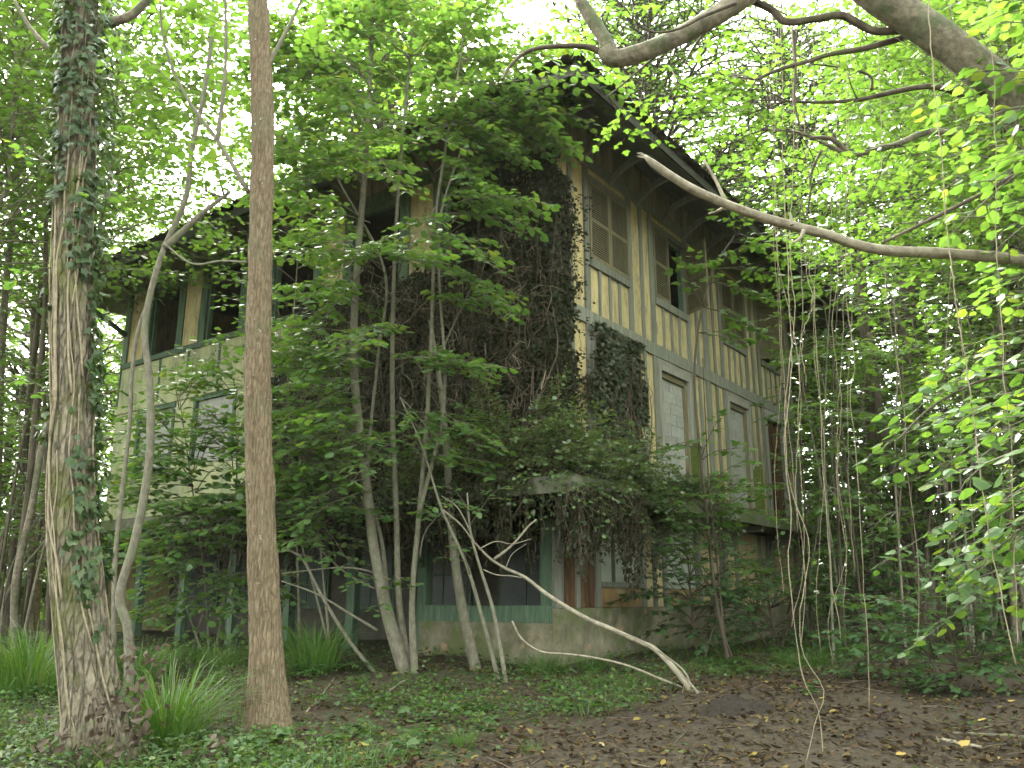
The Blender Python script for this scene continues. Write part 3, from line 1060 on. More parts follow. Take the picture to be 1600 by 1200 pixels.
def slope(axis, name):
    """tile sheet for one slope in (along, up) coordinates mapped to the plane"""
    if axis in ('y0', 'y1'):
        Ln, tri = xb - xa, True
    else:
        Ln, tri = yb - ya, False
    cour = 24
    rows_ = []
    for c in range(cour):
        rows_ += [(c / cour, .05), ((c + .97) / cour, .012)]
    na = int(Ln / .055)
    Vv = []
    for (t, dz) in rows_:
        inset = t * half
        al = np.linspace(inset, Ln - inset, na)
        bump = .045 * np.abs(np.sin(al * math.pi / .22)) + .02 * vnoise(al * 3.1, al * 0 + t * 30, 21)
        z = EZ + .06 + t * half * PT + dz + bump
        o_ = t * half + np.random.default_rng(int(t * 900)).normal(0, .006, na)
        if axis == 'y0':
            P_ = np.stack([xa + al, ya + o_, z], -1)
        elif axis == 'y1':
            P_ = np.stack([xb - al, yb - o_, z], -1)
        elif axis == 'x0':
            P_ = np.stack([xa + o_, yb - al, z], -1)
        else:
            P_ = np.stack([xb - o_, ya + al, z], -1)
        Vv.append(P_)
    nr = len(rows_)
    Vv = np.array(Vv).reshape(-1, 3)
    i, j = np.meshgrid(np.arange(na - 1), np.arange(nr - 1))
    qq = np.stack([j * na + i, j * na + i + 1, (j + 1) * na + i + 1, (j + 1) * na + i], -1).reshape(-1, 4)
    o = link(name, make_mesh(name, Vv, qq.ravel(), np.full(len(qq), 4), False, M['tile']), house, 'stuff')
    return o


for ax in ('y0', 'x0', 'y1', 'x1'):
    slope(ax, 'roof_tiles')
mb = MB()       # roof deck under the tiles
zr = EZ + half * PT
mb.add([(xa + .05, ya + .05, EZ + .03), (xb - .05, ya + .05, EZ + .03), (xb - .05, yb - .05, EZ + .03), (xa + .05, yb - .05, EZ + .03), ((xa + xb) / 2, ya + half, zr), ((xa + xb) / 2, yb - half, zr)],
       [(0, 1, 4), (1, 2, 5, 4), (2, 3, 5), (3, 0, 4, 5)])
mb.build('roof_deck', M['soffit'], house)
# back walls, floors, inner partition: the rooms behind the openings
mb = MB()
mb.box(L1 - .12, L1, .12, L2, .2, 9.4)
mb.box(.12, L1 - .12, L2 - .12, L2, .2, 9.4)
mb.build('back_wall', M['plaster'], house)
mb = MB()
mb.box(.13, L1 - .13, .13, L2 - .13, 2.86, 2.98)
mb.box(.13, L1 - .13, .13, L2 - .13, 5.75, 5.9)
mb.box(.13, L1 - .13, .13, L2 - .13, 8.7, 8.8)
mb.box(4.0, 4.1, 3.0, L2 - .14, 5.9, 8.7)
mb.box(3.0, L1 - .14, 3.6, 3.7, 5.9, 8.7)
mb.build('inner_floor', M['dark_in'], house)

# ------------------------------------------------------------------ climbing plants on the house
def mat_patch(r, n, fn, size, tilt, L, hang=.5):
    """n leaves on a facade patch; fn(n) -> positions, outward normals"""
    P, O = fn(n)
    A = -Z3 * hang + r.normal(0, .5, (n, 3)) + O * .25
    Nn = O + Z3 * tilt + r.normal(0, .45, (n, 3))
    L.add(P, A, Nn, size * r.uniform(.5, 1.25, n))


OUT0, OUT1 = -UL, -UR          # outward normals of the two fronts


def creeper_depth(v, z):
    return .12 + .28 * vnoise(v * 1.1, z * 1.1, 31) + .22 * vnoise(v * 3, z * 3, 32)


def on_creeper(n, r):
    P, O = [], []
    while len(P) < n:
        v, z = r.uniform(-.3, 6.9), r.uniform(2.3, 8.3)
        top = 6.7 + 1.2 * vnoise(v * .9, 0, 33) - .25 * max(0, v - 3.5) + (.9 if v < .8 else 0)
        edge = 6.4 - .35 * (z - 3) + .9 * vnoise(0, z * 1.2, 34)
        if z > top or v > edge or (z < 2.9 and vnoise(v * 2, 0, 35) * .7 + 2.2 > z):
            continue
        d = creeper_depth(v, z) * r.uniform(.35, 1.0)
        P.append(HW(-d - (.95 if z < 3.05 else 0) * r.uniform(.3, 1.1), v, z))
        O.append(OUT1 + UR * 0)
    return np.array(P), np.array(O)


cr = np.random.default_rng(21)
creeper = thing('dead_creeper', 'thick brown tangle of half-dead creeper covering the shaded front and corner of the house', 'creeper', HW(-.2, .3, .6))
inv = np.array(creeper.location)


def child_arr(arr, root):
    return (arr[0] - np.array(root.location), arr[1], arr[2], arr[3])


def shift(tubes, root):
    o = np.array(root.location)
    return [(P - o, R) for P, R in tubes]


Lc = Leaves()
mat_patch(cr, 52000, lambda n: on_creeper(n, cr), .066, .3, Lc, .8)


def on_corner(n):
    z = cr.uniform(2.6, 8.0, n)
    wv = .22 + .6 * vnoise(z * 1.3, z * 0, 36) + .3 * vnoise(z * 5, z * 0, 38) + .35 * smooth(5, 3.2, z)
    wv = wv * cr.uniform(.3, 1.15, n) ** .7
    u = cr.uniform(-.4, 1, n) * wv
    d = .05 + .22 * vnoise(u * 3, z * 2, 37) * cr.uniform(.3, 1, n)
    return np.array([HW(a, -b, c) for a, b, c in zip(u, d, z)]), np.repeat(OUT0[None], n, 0)


mat_patch(cr, 6500, on_corner, .07, .3, Lc, .9)
Ws, Ls = [], Leaves()
for k in range(46):
    z = cr.uniform(3.2, 7.8)
    p0 = HW(cr.uniform(0, .35), -.12, z)
    spray(cr, p0, p0 + UR * cr.uniform(.15, .55) + OUT0 * cr.uniform(.1, .35) + Z3 * cr.uniform(-.35, .2), Ws, Ls, leaf=.06, gap=.09, tl=.16, r0=.004, lgap=.05)
for k in range(110):
    v, z = cr.uniform(-.1, 6), cr.uniform(3.1, 7.4)
    p0 = HW(-creeper_depth(v, z) * .8, v, z)
    spray(cr, p0, p0 + OUT1 * cr.uniform(.15, .45) + UL * cr.uniform(-.3, .3) - Z3 * cr.uniform(.1, .5), Ws, Ls, leaf=.06, gap=.09, tl=.18, r0=.004, lgap=.05)
leaf_obj('sprig', child_arr(Ls.arrays(), creeper), IVY, M['ivy_dull'], creeper, 'stuff')
leaf_obj('foliage', child_arr(Lc.arrays(), creeper), MID, M['creeper'], creeper, 'stuff')
St = []
for k in range(130):
    v, z = cr.uniform(-.2, 6.2), cr.uniform(2.0, 3.4)
    pts = []
    x = 0
    for s in range(9):
        zz = z + s * cr.uniform(.35, .55)
        if zz > 7.6:
            break
        v += cr.normal(0, .16)
        pts.append(HW(-(.1 + creeper_depth(v, zz) * cr.uniform(.4, .95)) - (.6 if zz < 3 else 0), v, zz))
    if len(pts) > 3:
        P = catmull(pts, 14)
        St.append((P, np.linspace(cr.uniform(.005, .014), .003, 14)))
for k in range(420):          # loops and loose ends
    v, z = cr.uniform(-.2, 5.5), cr.uniform(2.6, 7.2)
    c = HW(-creeper_depth(v, z) - cr.uniform(0, .15), v, z)
    pts = c + np.cumsum(cr.normal(0, .13, (6, 3)) + np.array([0, 0, -.05]), axis=0)
    St.append((catmull(pts, 10), np.linspace(.006, .003, 10)))
tube_obj('stem', shift(St, creeper), M['twig'], creeper, 4, 'stuff')
# light tan loose tendrils on it
St = []
for k in range(120):
    v, z = cr.uniform(-.2, 3.5), cr.uniform(3.2, 7.2)
    c = HW(-creeper_depth(v, z) - cr.uniform(.02, .15), v, z)
    pts = c + np.cumsum(cr.normal(0, .16, (6, 3)) + np.array([0, 0, .02]), axis=0)
    St.append((catmull(pts, 10), np.linspace(.006, .003, 10)))
tube_obj('tendril', shift(St, creeper), M['vine'], creeper, 4, 'stuff')

# ivy filling the first door
ivd = thing('climbing_ivy', 'dense dull brownish ivy filling the first doorway of the timbered front', 'ivy', HW(1.8, -.3, 3.03))
Li = Leaves()


def on_door(n):
    u = cr.uniform(.80, 2.75, n)
    z = cr.uniform(3.0, 5.75, n)
    c = (u - 1.80)
    ok = np.abs(c) < .42 + .45 * vnoise(z * 1.5, u * 0 + (c > 0) * 9, 41) + .28 * vnoise(z * 6, u * 5 + (c > 0) * 9, 43) + .12 * smooth(4.4, 5.3, z)
    u, z, c = u[ok], z[ok], c[ok]
    d = .05 + (.26 * vnoise(u * 2, z * 1.6, 42) + .10) * cr.uniform(.35, 1, len(u)) * np.sqrt(np.clip(1 - (c / 1.05) ** 2, .05, 1))
    return np.array([HW(a, -b, e) for a, b, e in zip(u, d, z)]), np.repeat(OUT0[None], len(u), 0)


P, O = on_door(9000)
n = len(P)
Li.add(P, -Z3 * .6 + cr.normal(0, .45, (n, 3)) + O * .3, O + Z3 * .6 + cr.normal(0, .4, (n, 3)), .075 * cr.uniform(.6, 1.25, n))
leaf_parts('leaf', Li.arrays(), IVY, M['ivy_dull'], ivd, 120)
St = []
for k in range(40):
    u, z = cr.uniform(1.1, 2.5), 3.03
    pts = []
    for s in range(8):
        pts.append(HW(u, -cr.uniform(.05, .3), z))
        u += cr.normal(0, .09)
        z += cr.uniform(.2, .42)
    St.append((catmull(pts, 14), np.linspace(.014, .004, 14)))
tube_obj('stem', shift(St, ivd), M['twig'], ivd, 4, 'stuff')

# glossy bush sprawling over the balcony corner
bush = thing('ivy_bush', 'glossy small-leaved bush sprawling over the balcony corner above the fallen branch', 'bush', HW(-.2, -.4, 3.03))
Lb, Wb = Leaves(), []
for k in range(360):
    t = cr.uniform(0, 1)
    if t < .62:
        u = cr.uniform(-1.1, 3.6)
        c = HW(u, -cr.uniform(.3, 1.08), cr.uniform(3.0, 3.25))
        top = .62 * math.exp(-((u + .2) / .9) ** 2) + .16
    else:
        v = cr.uniform(-.6, 2.8)
        c = HW(-cr.uniform(.3, 1.1), v, cr.uniform(3.0, 3.3))
        top = .8 * math.exp(-((v - .3) / 1.6) ** 2) + .25
    d = nrm(np.array([*(OUT0 * cr.uniform(.2, 1) + OUT1 * cr.uniform(-.2, .8))[:2], 0])) * cr.uniform(.15, .6) + Z3 * cr.uniform(-.85 if cr.random() < .6 else .1, top)
    d += cr.normal(0, .15, 3)
    spray(cr, c, c + d, Wb, Lb, leaf=.065, gap=.065, tl=.24, arch=.15, flat=.5, r0=.005, lgap=.032, s0=.12)
leaf_parts('leaf', Lb.arrays(), MID, M['glossy'], bush, 60)
tube_obj('twig', shift(Wb, bush), M['twig'], bush, 4, 'stuff')
# dry hanging growth under the balcony corner
dry = thing('dry_creeper', 'curtain of dry brown creeper hanging from the balcony corner', 'creeper', HW(-.8, -.6, 2.84))
Ld, Wd_ = Leaves(), []
for k in range(360):
    if cr.random() < .5:
        p0 = HW(cr.uniform(-.95, .8), -.97, 2.86)
    else:
        p0 = HW(-.97, cr.uniform(-.9, 8.5), 2.86)
    ln = cr.uniform(.2, 1.3) * (.2 + 1.1 * vnoise(p0[0] * 2.3, p0[1] * 2.3, 44))
    pts = p0 + np.outer(np.linspace(0, 1, 8), [0, 0, -ln]) + np.cumsum(cr.normal(0, .035, (8, 3)), axis=0)
    Wd_.append((pts, np.linspace(.006, .003, 8)))
    m = int(ln * 40)
    t = cr.uniform(0, 1, m)
    P = np.stack([np.interp(t, np.linspace(0, 1, 8), pts[:, i]) for i in range(3)], -1) + cr.normal(0, .04, (m, 3))
    Ld.add(P, -Z3 + cr.normal(0, .5, (m, 3)), cr.normal(0, 1, (m, 3)), .06 * cr.uniform(.5, 1.3, m))
leaf_obj('foliage', child_arr(Ld.arrays(), dry), DRY, M['creeper'], dry, 'stuff')
tube_obj('stem', shift(Wd_, dry), M['twig'], dry, 4, 'stuff')

# ------------------------------------------------------------------ foreground trees
def path_px(pts, Y):
    return np.array([at(x, y, Y if not isinstance(Y, (list, tuple)) else Y[k]) for k, (x, y) in enumerate(pts)])


tr = np.random.default_rng(3)
# ivy-clad trunk
P = path_px([(165, 1230), (140, 1080), (122, 930), (112, 780), (113, 600), (112, 420), (120, 250), (124, 100), (130, -40), (140, -400)], 6.9)
P[0][2] = gz(P[0][0], P[0][1]) - .12
ivytree = thing('ivy_clad_tree', 'thick furrowed trunk with ivy climbing it and moss near its foot', 'tree', (P[0][0], P[0][1], float(gz(P[0][0], P[0][1]))))
PT1 = catmull(P, 260)
s = np.linspace(0, 1, 260)
R1 = np.interp(s, [0, .08, .3, .6, 1], [.235, .18, .150, .140, .125])
tube_obj('trunk', shift([(PT1, R1)], ivytree), M['bark_ivy'], ivytree, 96, ridge=.17, seed=4, rk=13, flare=.15)
St = []
for k in range(26):
    th = tr.uniform(0, 2 * np.pi)
    i0 = int(tr.uniform(0, 120))
    pts = []
    for i in range(i0, min(259, i0 + int(tr.uniform(50, 130))), 8):
        th += tr.normal(0, .13)
        pts.append(PT1[i] + (R1[i] * 1.06 + .012) * np.array([math.cos(th), math.sin(th), 0]))
    if len(pts) > 3:
        St.append((catmull(pts, 40), np.linspace(tr.uniform(.006, .013), .004, 40)))
tube_obj('ivy_stem', shift(St, ivytree), M['vine'], ivytree, 5, 'stuff')
Lt = Leaves()
n = 5600
i_ = tr.integers(0, 259, n)
th = tr.uniform(0, 2 * np.pi, n)
dens = vnoise(th * 1.6, i_ * .07, 51) + .35 * (np.cos(th - .25) > .2) + .45 * smooth(70, 170, i_) - .35 * smooth(60, 20, i_)
ok = dens > .80
i_, th = i_[ok], th[ok]
n = len(i_)
O = np.stack([np.cos(th), np.sin(th), np.zeros(n)], -1)
bulge = tr.uniform(0, 1, n) ** 2 * (.10 + .16 * (np.cos(th - .2) > .3) * smooth(90, 170, i_))
P = PT1[i_] + O * (R1[i_] * 1.06 + .02 + bulge)[:, None]
Lt.add(P, -Z3 * .75 + tr.normal(0, .45, (n, 3)) + O * .35, O + Z3 * .55 + tr.normal(0, .35, (n, 3)), tr.uniform(.05, .095, n))
leaf_parts('ivy_leaf', Lt.arrays(), IVY, M['ivy'], ivytree, 300, stuffname='ivy')
Wt, Lx = [], Leaves()
for (x, y, ex, ey, Y2) in [(150, 150, 205, 100, 6.6), (140, 330, 175, 300, 6.5), (85, 260, 30, 230, 6.7), (90, 420, 20, 440, 6.6), (100, 640, 40, 590, 6.6), (150, 60, 235, 0, 7.4)]:
    spray(tr, at(x, y, 6.8), at(ex, ey, Y2), Wt, Lx, leaf=.09, gap=.12, tl=.22, r0=.008)
leaf_obj('leaf_spray', child_arr(Lx.arrays(), ivytree), MAPLE, M['leaf_lime'], ivytree, 'stuff')
Wt.append((catmull(path_px([(170, 36), (205, 24), (236, -8), (270, -60)], 6.9), 16), np.linspace(.045, .03, 16)))
Wt.append((catmull(path_px([(80, 80), (45, 40), (20, -5)], 6.9), 12), np.linspace(.022, .012, 12)))
tube_obj('branch', shift(Wt, ivytree), M['bark_pale'], ivytree, 6, 'stuff')

# straight bare trunk
P = path_px([(420, 1172), (418, 1080), (413, 950), (408, 800), (403, 600), (406, 400), (411, 200), (403, 0), (398, -150), (395, -600)], 7.9)
P[0][2] = gz(P[0][0], P[0][1]) - .1
bare = thing('bare_trunk_tree', 'straight reddish brown trunk without ivy, standing before the walled-up windows', 'tree', (P[0][0], P[0][1], float(gz(P[0][0], P[0][1]))))
PT2 = catmull(P, 260)
R2 = np.interp(np.linspace(0, 1, 260), [0, .05, .25, .55, 1], [.185, .145, .118, .10, .085]) * (1 + .07 * (vnoise(np.linspace(0, 40, 260), np.zeros(260), 91) - .5) + .12 * (vnoise(np.linspace(0, 11, 260), np.zeros(260), 92) - .5))
tube_obj('trunk', shift([(PT2, R2)], bare), M['bark_brown'], bare, 96, ridge=.085, seed=14, rk=17, flare=.45)
Wt, Lx = [], Leaves()
for pts in ([(388, 300), (340, 220), (290, 150), (255, 60), (250, -30)], [(340, 220), (352, 110), (352, 0), (345, -60)], [(420, 100), (452, 40), (480, -20)], [(386, 410), (345, 408), (300, 412), (255, 380)]):
    Wt.append((catmull(path_px(pts, 7.9), 22), np.linspace(.026 if pts[0][1] != 410 else .012, .010, 22)))
for (x, y, ex, ey) in [(290, 150, 180, 60), (256, 60, 330, -20), (352, 60, 290, 10), (340, 220, 250, 235), (352, 110, 300, 90), (255, 30, 190, 0), (440, 60, 520, 40)]:
    spray(tr, at(x, y, 7.9), at(ex, ey, 8.3), Wt, Lx, leaf=.10, gap=.11, tl=.5, r0=.008)
leaf_obj('crown', child_arr(Lx.arrays(), bare), LIME, M['leaf_fresh'], bare, 'stuff')
tube_obj('branch', shift(Wt, bare), M['bark_grey'], bare, 7, 'stuff')

# lean crooked sapling behind the two trunks
P = path_px([(208, 1040), (200, 985), (187, 930), (212, 840), (233, 720), (234, 600), (226, 520), (236, 455), (256, 390), (290, 310), (300, 230), (318, 150), (330, 60), (335, -60)], 9.6)
P[0][2] = gz(P[0][0], P[0][1]) - .1
crook = thing('crooked_sapling', 'thin crooked grey-green sapling weaving up beside the ivy-clad trunk', 'sapling', (P[0][0], P[0][1], float(gz(P[0][0], P[0][1]))))
tube_obj('trunk', shift([(catmull(P, 90), np.linspace(.052, .022, 90))], crook), M['bark_grey'], crook, 14, ridge=.03)
Wt, Lx = [], Leaves()
Wt.append((catmull(path_px([(256, 388), (285, 362), (320, 330), (360, 300)], 9.6), 16), np.linspace(.05, .02, 16)))
Wt.append((catmull(path_px([(178, 1010), (180, 880), (192, 760), (203, 660), (206, 590), (215, 520), (236, 460)], 9.8), 40), np.linspace(.03, .022, 40)))
for (x, y, ex, ey) in [(310, 200, 220, 150), (318, 150, 400, 130), (330, 60, 260, 40), (325, 100, 250, 100), (300, 230, 200, 240), (330, 40, 400, 10), (350, 310, 390, 260), (300, 260, 230, 290)]:
    spray(tr, at(x, y, 9.6), at(ex, ey, 9.6 + tr.uniform(-.8, .8)), Wt, Lx, leaf=.09, gap=.13, tl=.45, r0=.008)
leaf_obj('crown', child_arr(Lx.arrays(), crook), LIME, M['leaf_fresh'], crook, 'stuff')
tube_obj('branch', shift(Wt, crook), M['bark_grey'], crook, 7, 'stuff')


# many-stemmed lime sapling in front of the house
YS = 11.1
lime = thing('lime_sapling', 'many-stemmed lime sapling with pale stems and flat tiers of leaves before the creeper', 'tree', (*at(635, 1070, YS)[:2], float(gz(*at(635, 1070, YS)[:2]))))
STEM = [([(638, 1075), (606, 960), (585, 860), (568, 720), (553, 570), (558, 420), (570, 270), (578, 120), (585, -40), (590, -160)], YS, .115, .022),
        ([(642, 1075), (624, 950), (619, 800), (613, 620), (616, 420), (626, 250), (640, 90), (650, -60)], YS + .1, .07, .016),
        ([(648, 1078), (644, 940), (655, 800), (667, 660), (675, 500), (681, 340), (700, 210), (722, 70), (735, -60)], YS - .1, .06, .014),
        ([(606, 960), (597, 850), (592, 900)][:2] + [(575, 740), (590, 560), (600, 420), (520, 260), (500, 140), (480, 20)], YS + .3, .045, .012),
        ([(655, 800), (690, 660), (694, 560), (686, 430), (690, 330), (735, 200), (790, 90), (830, 10)], YS - .2, .04, .012)]
stem_pts = []
for pts, Y, ra, rb in STEM:
    P = path_px(pts, Y)
    if pts[0][1] > 1070:
        P[0][2] = gz(P[0][0], P[0][1]) - .1
    C_ = catmull(P, 90)
    stem_pts.append(C_)
    tube_obj('stem', shift([(C_, np.interp(np.linspace(0, 1, 90), [0, .12, 1], [ra * .85, ra * .58, rb * .85]))], lime), M['bark_grey'], lime, 14, ridge=.03, seed=int(ra * 999))
Wl, Ll = [], Leaves()
# bough list: start pixel on a stem, end pixel, depth change
BOUGH = [
    (560, 520, 405, 500, -.9), (556, 560, 400, 560, -1.2), (556, 600, 450, 655, -.8), (560, 640, 425, 690, -.6), (566, 700, 430, 760, -.3), (575, 760, 470, 800, -.6), (570, 720, 520, 640, -1.3),
    (560, 480, 470, 470, -1.4), (615, 560, 730, 575, -.7), (614, 520, 520, 545, -1.5), (617, 640, 700, 690, -.8), (620, 700, 540, 720, -1.4), (668, 660, 770, 700, -.6), (660, 720, 760, 760, -.4), (672, 560, 755, 600, -.9),
    (676, 480, 770, 470, -.7), (680, 420, 820, 500, -.9), (681, 380, 790, 420, -1.2), (683, 340, 830, 350, -.9), (690, 300, 860, 340, -.6), (690, 330, 640, 410, -1.3), (626, 380, 540, 420, -1.0), (620, 420, 700, 400, -1.4),
    (560, 400, 420, 420, -.5), (560, 380, 440, 350, -1.0), (565, 340, 400, 300, -.4), (570, 290, 460, 270, -1.1), (572, 240, 420, 220, .3), (576, 200, 440, 150, -.6), (578, 160, 470, 90, .4), (580, 120, 430, 60, 0), (584, 60, 480, 10, -.5),
    (585, 20, 540, -40, .5), (570, 260, 640, 300, -1.4), (630, 220, 560, 200, -1.2), (632, 190, 720, 230, -1.0), (640, 130, 560, 100, .6), (642, 90, 720, 60, .4), (650, 30, 600, -20, -.7), (650, 10, 720, 0, .6),
    (700, 210, 800, 240, -.5), (705, 190, 880, 215, -.4), (712, 130, 860, 180, -.9), (720, 90, 840, 120, -.2), (722, 70, 800, 50, .5), (735, 200, 890, 240, -.1), (760, 150, 895, 190, .2), (790, 90, 905, 110, -.6), (810, 50, 880, 60, .3),
    (740, 190, 690, 150, -1.0), (735, 20, 790, 0, 0), (500, 140, 430, 100, -.4), (510, 200, 430, 260, -.8), (490, 60, 410, 20, -.7), (530, 280, 440, 320, -1.2), (600, 420, 500, 380, -1.3), (520, 260, 600, 230, .9),
    (560, 430, 480, 560, -.2), (690, 620, 730, 650, -.3), (700, 250, 770, 300, -.6), (690, 280, 760, 260, .3), (640, 90, 560, 40, .2), (585, 90, 650, 150, .8), (590, 40, 650, 60, -.8), (575, 180, 520, 130, -1.3), (722, 110, 660, 60, 1.0),
]
for (x, y, ex, ey, dY) in BOUGH:
    p0 = at(x, y, YS)
    p1 = at(ex, ey, YS + dY)
    for rep in range(5 if ey < 200 else 3 if ey < 300 else 2):
        e = p1 + tr.normal(0, .20, 3) * (.5 + .7 * rep)
        spray(tr, p0 + tr.normal(0, .05, 3), e, Wl, Ll, leaf=.108, gap=.115, tl=.55, arch=.08, r0=.010, lgap=.068)
for pts, r0 in (([(600, 1068), (548, 1005), (505, 935), (470, 870), (440, 858)], .03), ([(590, 985), (540, 955), (495, 928), (440, 908)], .02), ([(608, 905), (575, 892), (530, 887), (440, 896)], .016), ([(585, 920), (540, 895), (490, 850)], .014),
                ([(655, 870), (665, 830), (690, 800)], .012), ([(692, 545), (712, 500), (738, 446)], .014), ([(690, 610), (668, 590), (650, 565)], .014), ([(676, 570), (695, 530)], .01)):
    Wl.append((catmull(path_px(pts, YS), 18), np.linspace(r0, r0 * .5, 18)))
for (x, y, ex, ey) in ((598, 930, 630, 905), (606, 945, 590, 960), (645, 930, 640, 905), (655, 800, 670, 810), (580, 905, 540, 920)):
    spray(tr, at(x, y, YS - .1), at(ex, ey, YS - .5), Wl, Ll, leaf=.10, gap=.1, tl=.2, r0=.006)
leaf_parts('leaf', Ll.arrays(), LIME, M['leaf_lime'], lime, 300, stuffname='crown')
tube_obj('branch', shift(Wl, lime), M['bark_grey'], lime, 6, 'stuff')

# two more slim stems beside it
for nm, lab, pts, Y, ra, spr in (
        ('sapling', 'mossy slanting stem rising in front of the green sill beam', [(746, 1042), (722, 950), (708, 850), (700, 740), (690, 620), (672, 500)], 11.6, .075, [(700, 740, 640, 700), (695, 680, 750, 650)]),
        ('sapling', 'slim leaning stem ending in a fork above the fallen branch', [(782, 1062), (752, 960), (728, 880), (690, 795), (660, 700), (625, 620)], 10.6, .028, [(700, 820, 650, 780), (735, 900, 715, 850), (670, 720, 620, 690), (690, 795, 740, 800)]),
        ('sapling', 'slim upright stem nearest the pale fallen branch', [(793, 1056), (772, 960), (748, 880), (735, 830), (730, 770)], 10.4, .028, [(735, 820, 790, 760), (733, 800, 690, 760)])):
    P = path_px(pts, Y)
    P[0][2] = gz(P[0][0], P[0][1]) - .1
    t = thing(nm, lab, 'sapling', (P[0][0], P[0][1], float(gz(P[0][0], P[0][1]))), group='slim stems before the house')
    tube_obj('trunk', shift([(catmull(P, 40), np.linspace(ra, ra * .35, 40))], t), M['bark_grey'], t, 12, ridge=.03)
    Wx, Lx = [], Leaves()
    for (x, y, ex, ey) in spr:
        spray(tr, at(x, y, Y), at(ex, ey, Y - .5), Wx, Lx, leaf=.085, gap=.13, tl=.3, r0=.007)
    leaf_obj('foliage', child_arr(Lx.arrays(), t), LIME, M['leaf_lime'], t, 'stuff')
    tube_obj('twig', shift(Wx, t), M['bark_grey'], t, 5, 'stuff')


def bush_thing(name, lab, cat, stems, Y, boughs, leafm, tmpl, leaf=.09, r0=.02, nparts=0, bark='bark_grey', gap=.13, tl=.45, group=None, wid=None, rep=1, jit=.12, sr=None):
    """a shrub or young tree given by stems and boughs seen at distance Y"""
    r = np.random.default_rng(len(lab) * 7 + int(Y * 10))
    P0 = at(*stems[0][0], Y)
    t = thing(name, lab, cat, (P0[0], P0[1], float(gz(P0[0], P0[1]))), group=group)
    Tr = []
    for k, pts in enumerate(stems):
        P = path_px(pts, Y)
        if k == 0 or pts[0][1] > 1000:
            P[0][2] = gz(P[0][0], P[0][1]) - .08
        a = sr[k] if sr else r0
        tube_obj('stem', shift([(catmull(P, 40), np.linspace(a, a * .35, 40))], t), M[bark], t, 9)
    Wx, Lx = [], Leaves()
    for b in boughs:
        x, y, ex, ey = b[:4]
        dY = b[4] if len(b) > 4 else 0
        for q in range(rep):
            spray(r, at(x, y, Y), at(ex, ey, Y + dY) + r.normal(0, jit, 3), Wx, Lx, leaf=leaf, gap=gap, tl=tl, r0=.009, arch=.08, lgap=leaf * .68)
    leaf_parts('leaf', Lx.arrays(), tmpl, M[leafm], t, nparts)
    tube_obj('twig', shift(Wx, t), M[bark], t, 5, 'stuff')
    return t


# leafy bushes before the far part of the creeper front
bush_thing('hazel_bush', 'leafy bush hiding the green posts below the walled-up windows', 'bush',
           [[(330, 1015), (320, 900), (300, 760), (280, 620)], [(335, 1015), (360, 880), (370, 740), (365, 600)], [(325, 1015), (280, 920), (240, 850)]], 12.6,
           [(300, 760, 180, 740, -.5), (305, 800, 200, 830, -.9), (320, 860, 210, 900, -.5), (325, 900, 240, 960, -.9), (330, 880, 400, 960, -.7), (345, 900, 430, 880, -.8), (360, 800, 440, 800, -.9), (365, 740, 430, 720, -.9),
            (368, 680, 440, 640, -.5), (300, 700, 230, 690, -.7), (290, 660, 220, 620, -.3), (366, 620, 300, 580, -.8), (366, 640, 400, 560, -.3), (310, 780, 380, 800, -1.1), (320, 850, 370, 870, -1.2), (318, 880, 280, 890, -1.2), (300, 740, 350, 690, -1.0), (280, 640, 270, 560, -.5), (280, 620, 330, 540, .2), (325, 930, 190, 930, -.5), (300, 740, 200, 700, -.6), (302, 760, 230, 770, -.8), (305, 770, 390, 740, -.6), (300, 720, 260, 700, -.9), (296, 700, 360, 680, -.9), (310, 800, 260, 800, -1.0), (312, 810, 180, 790, -.3), (366, 700, 330, 650, -.7), (305, 790, 300, 760, -1.3)],
           'leaf_lime', LIME, leaf=.105, gap=.12, tl=.6, nparts=120, rep=3, jit=.35)
bush_thing('lime_bush', 'dull green tiered bush between the bare trunk and the pale stems', 'bush',
           [[(520, 1030), (505, 900), (490, 760), (470, 620)], [(525, 1030), (480, 880), (440, 760)]], 11.6,
           [(500, 860, 430, 830, -.6), (495, 800, 560, 790, -.7), (490, 760, 420, 740, -.7), (480, 700, 550, 700, -.8), (475, 650, 420, 620, -.5), (470, 630, 540, 600, -.6), (450, 780, 410, 790, -.4), (500, 830, 540, 850, -.6), (485, 720, 440, 680, -1), (480, 690, 500, 640, -1), (492, 780, 520, 740, -1.1), (470, 620, 450, 540, -.4), (470, 620, 520, 560, -.3)],
           'leaf_lime', LIME, leaf=.105, gap=.12, tl=.6, nparts=120, rep=4, jit=.3)
# upper foliage on the shaded front under the eaves
bush_thing('young_lime', 'young lime with small bright leaves crowding the dark eaves beside the bare trunk', 'tree',
           [[(470, 1025), (462, 800), (450, 600), (462, 450), (470, 330), (480, 200)]], 12.2,
           [(455, 520, 350, 480, -.6), (458, 480, 360, 430, -.4), (462, 440, 350, 380, -.2), (464, 420, 540, 420, -.5), (468, 380, 400, 330, -.4), (470, 340, 560, 330, -.6), (470, 320, 380, 280, -.3), (475, 280, 540, 260, -.3), (475, 260, 420, 230, -.2), (480, 220, 520, 170, 0), (452, 560, 380, 540, -.7), (452, 600, 520, 520, -.6), (460, 470, 520, 460, -.6), (466, 400, 430, 350, -.8), (466, 410, 500, 360, -.9)],
           'leaf_fresh', LIME, leaf=.09, gap=.12, tl=.5, nparts=60, rep=2, jit=.25)

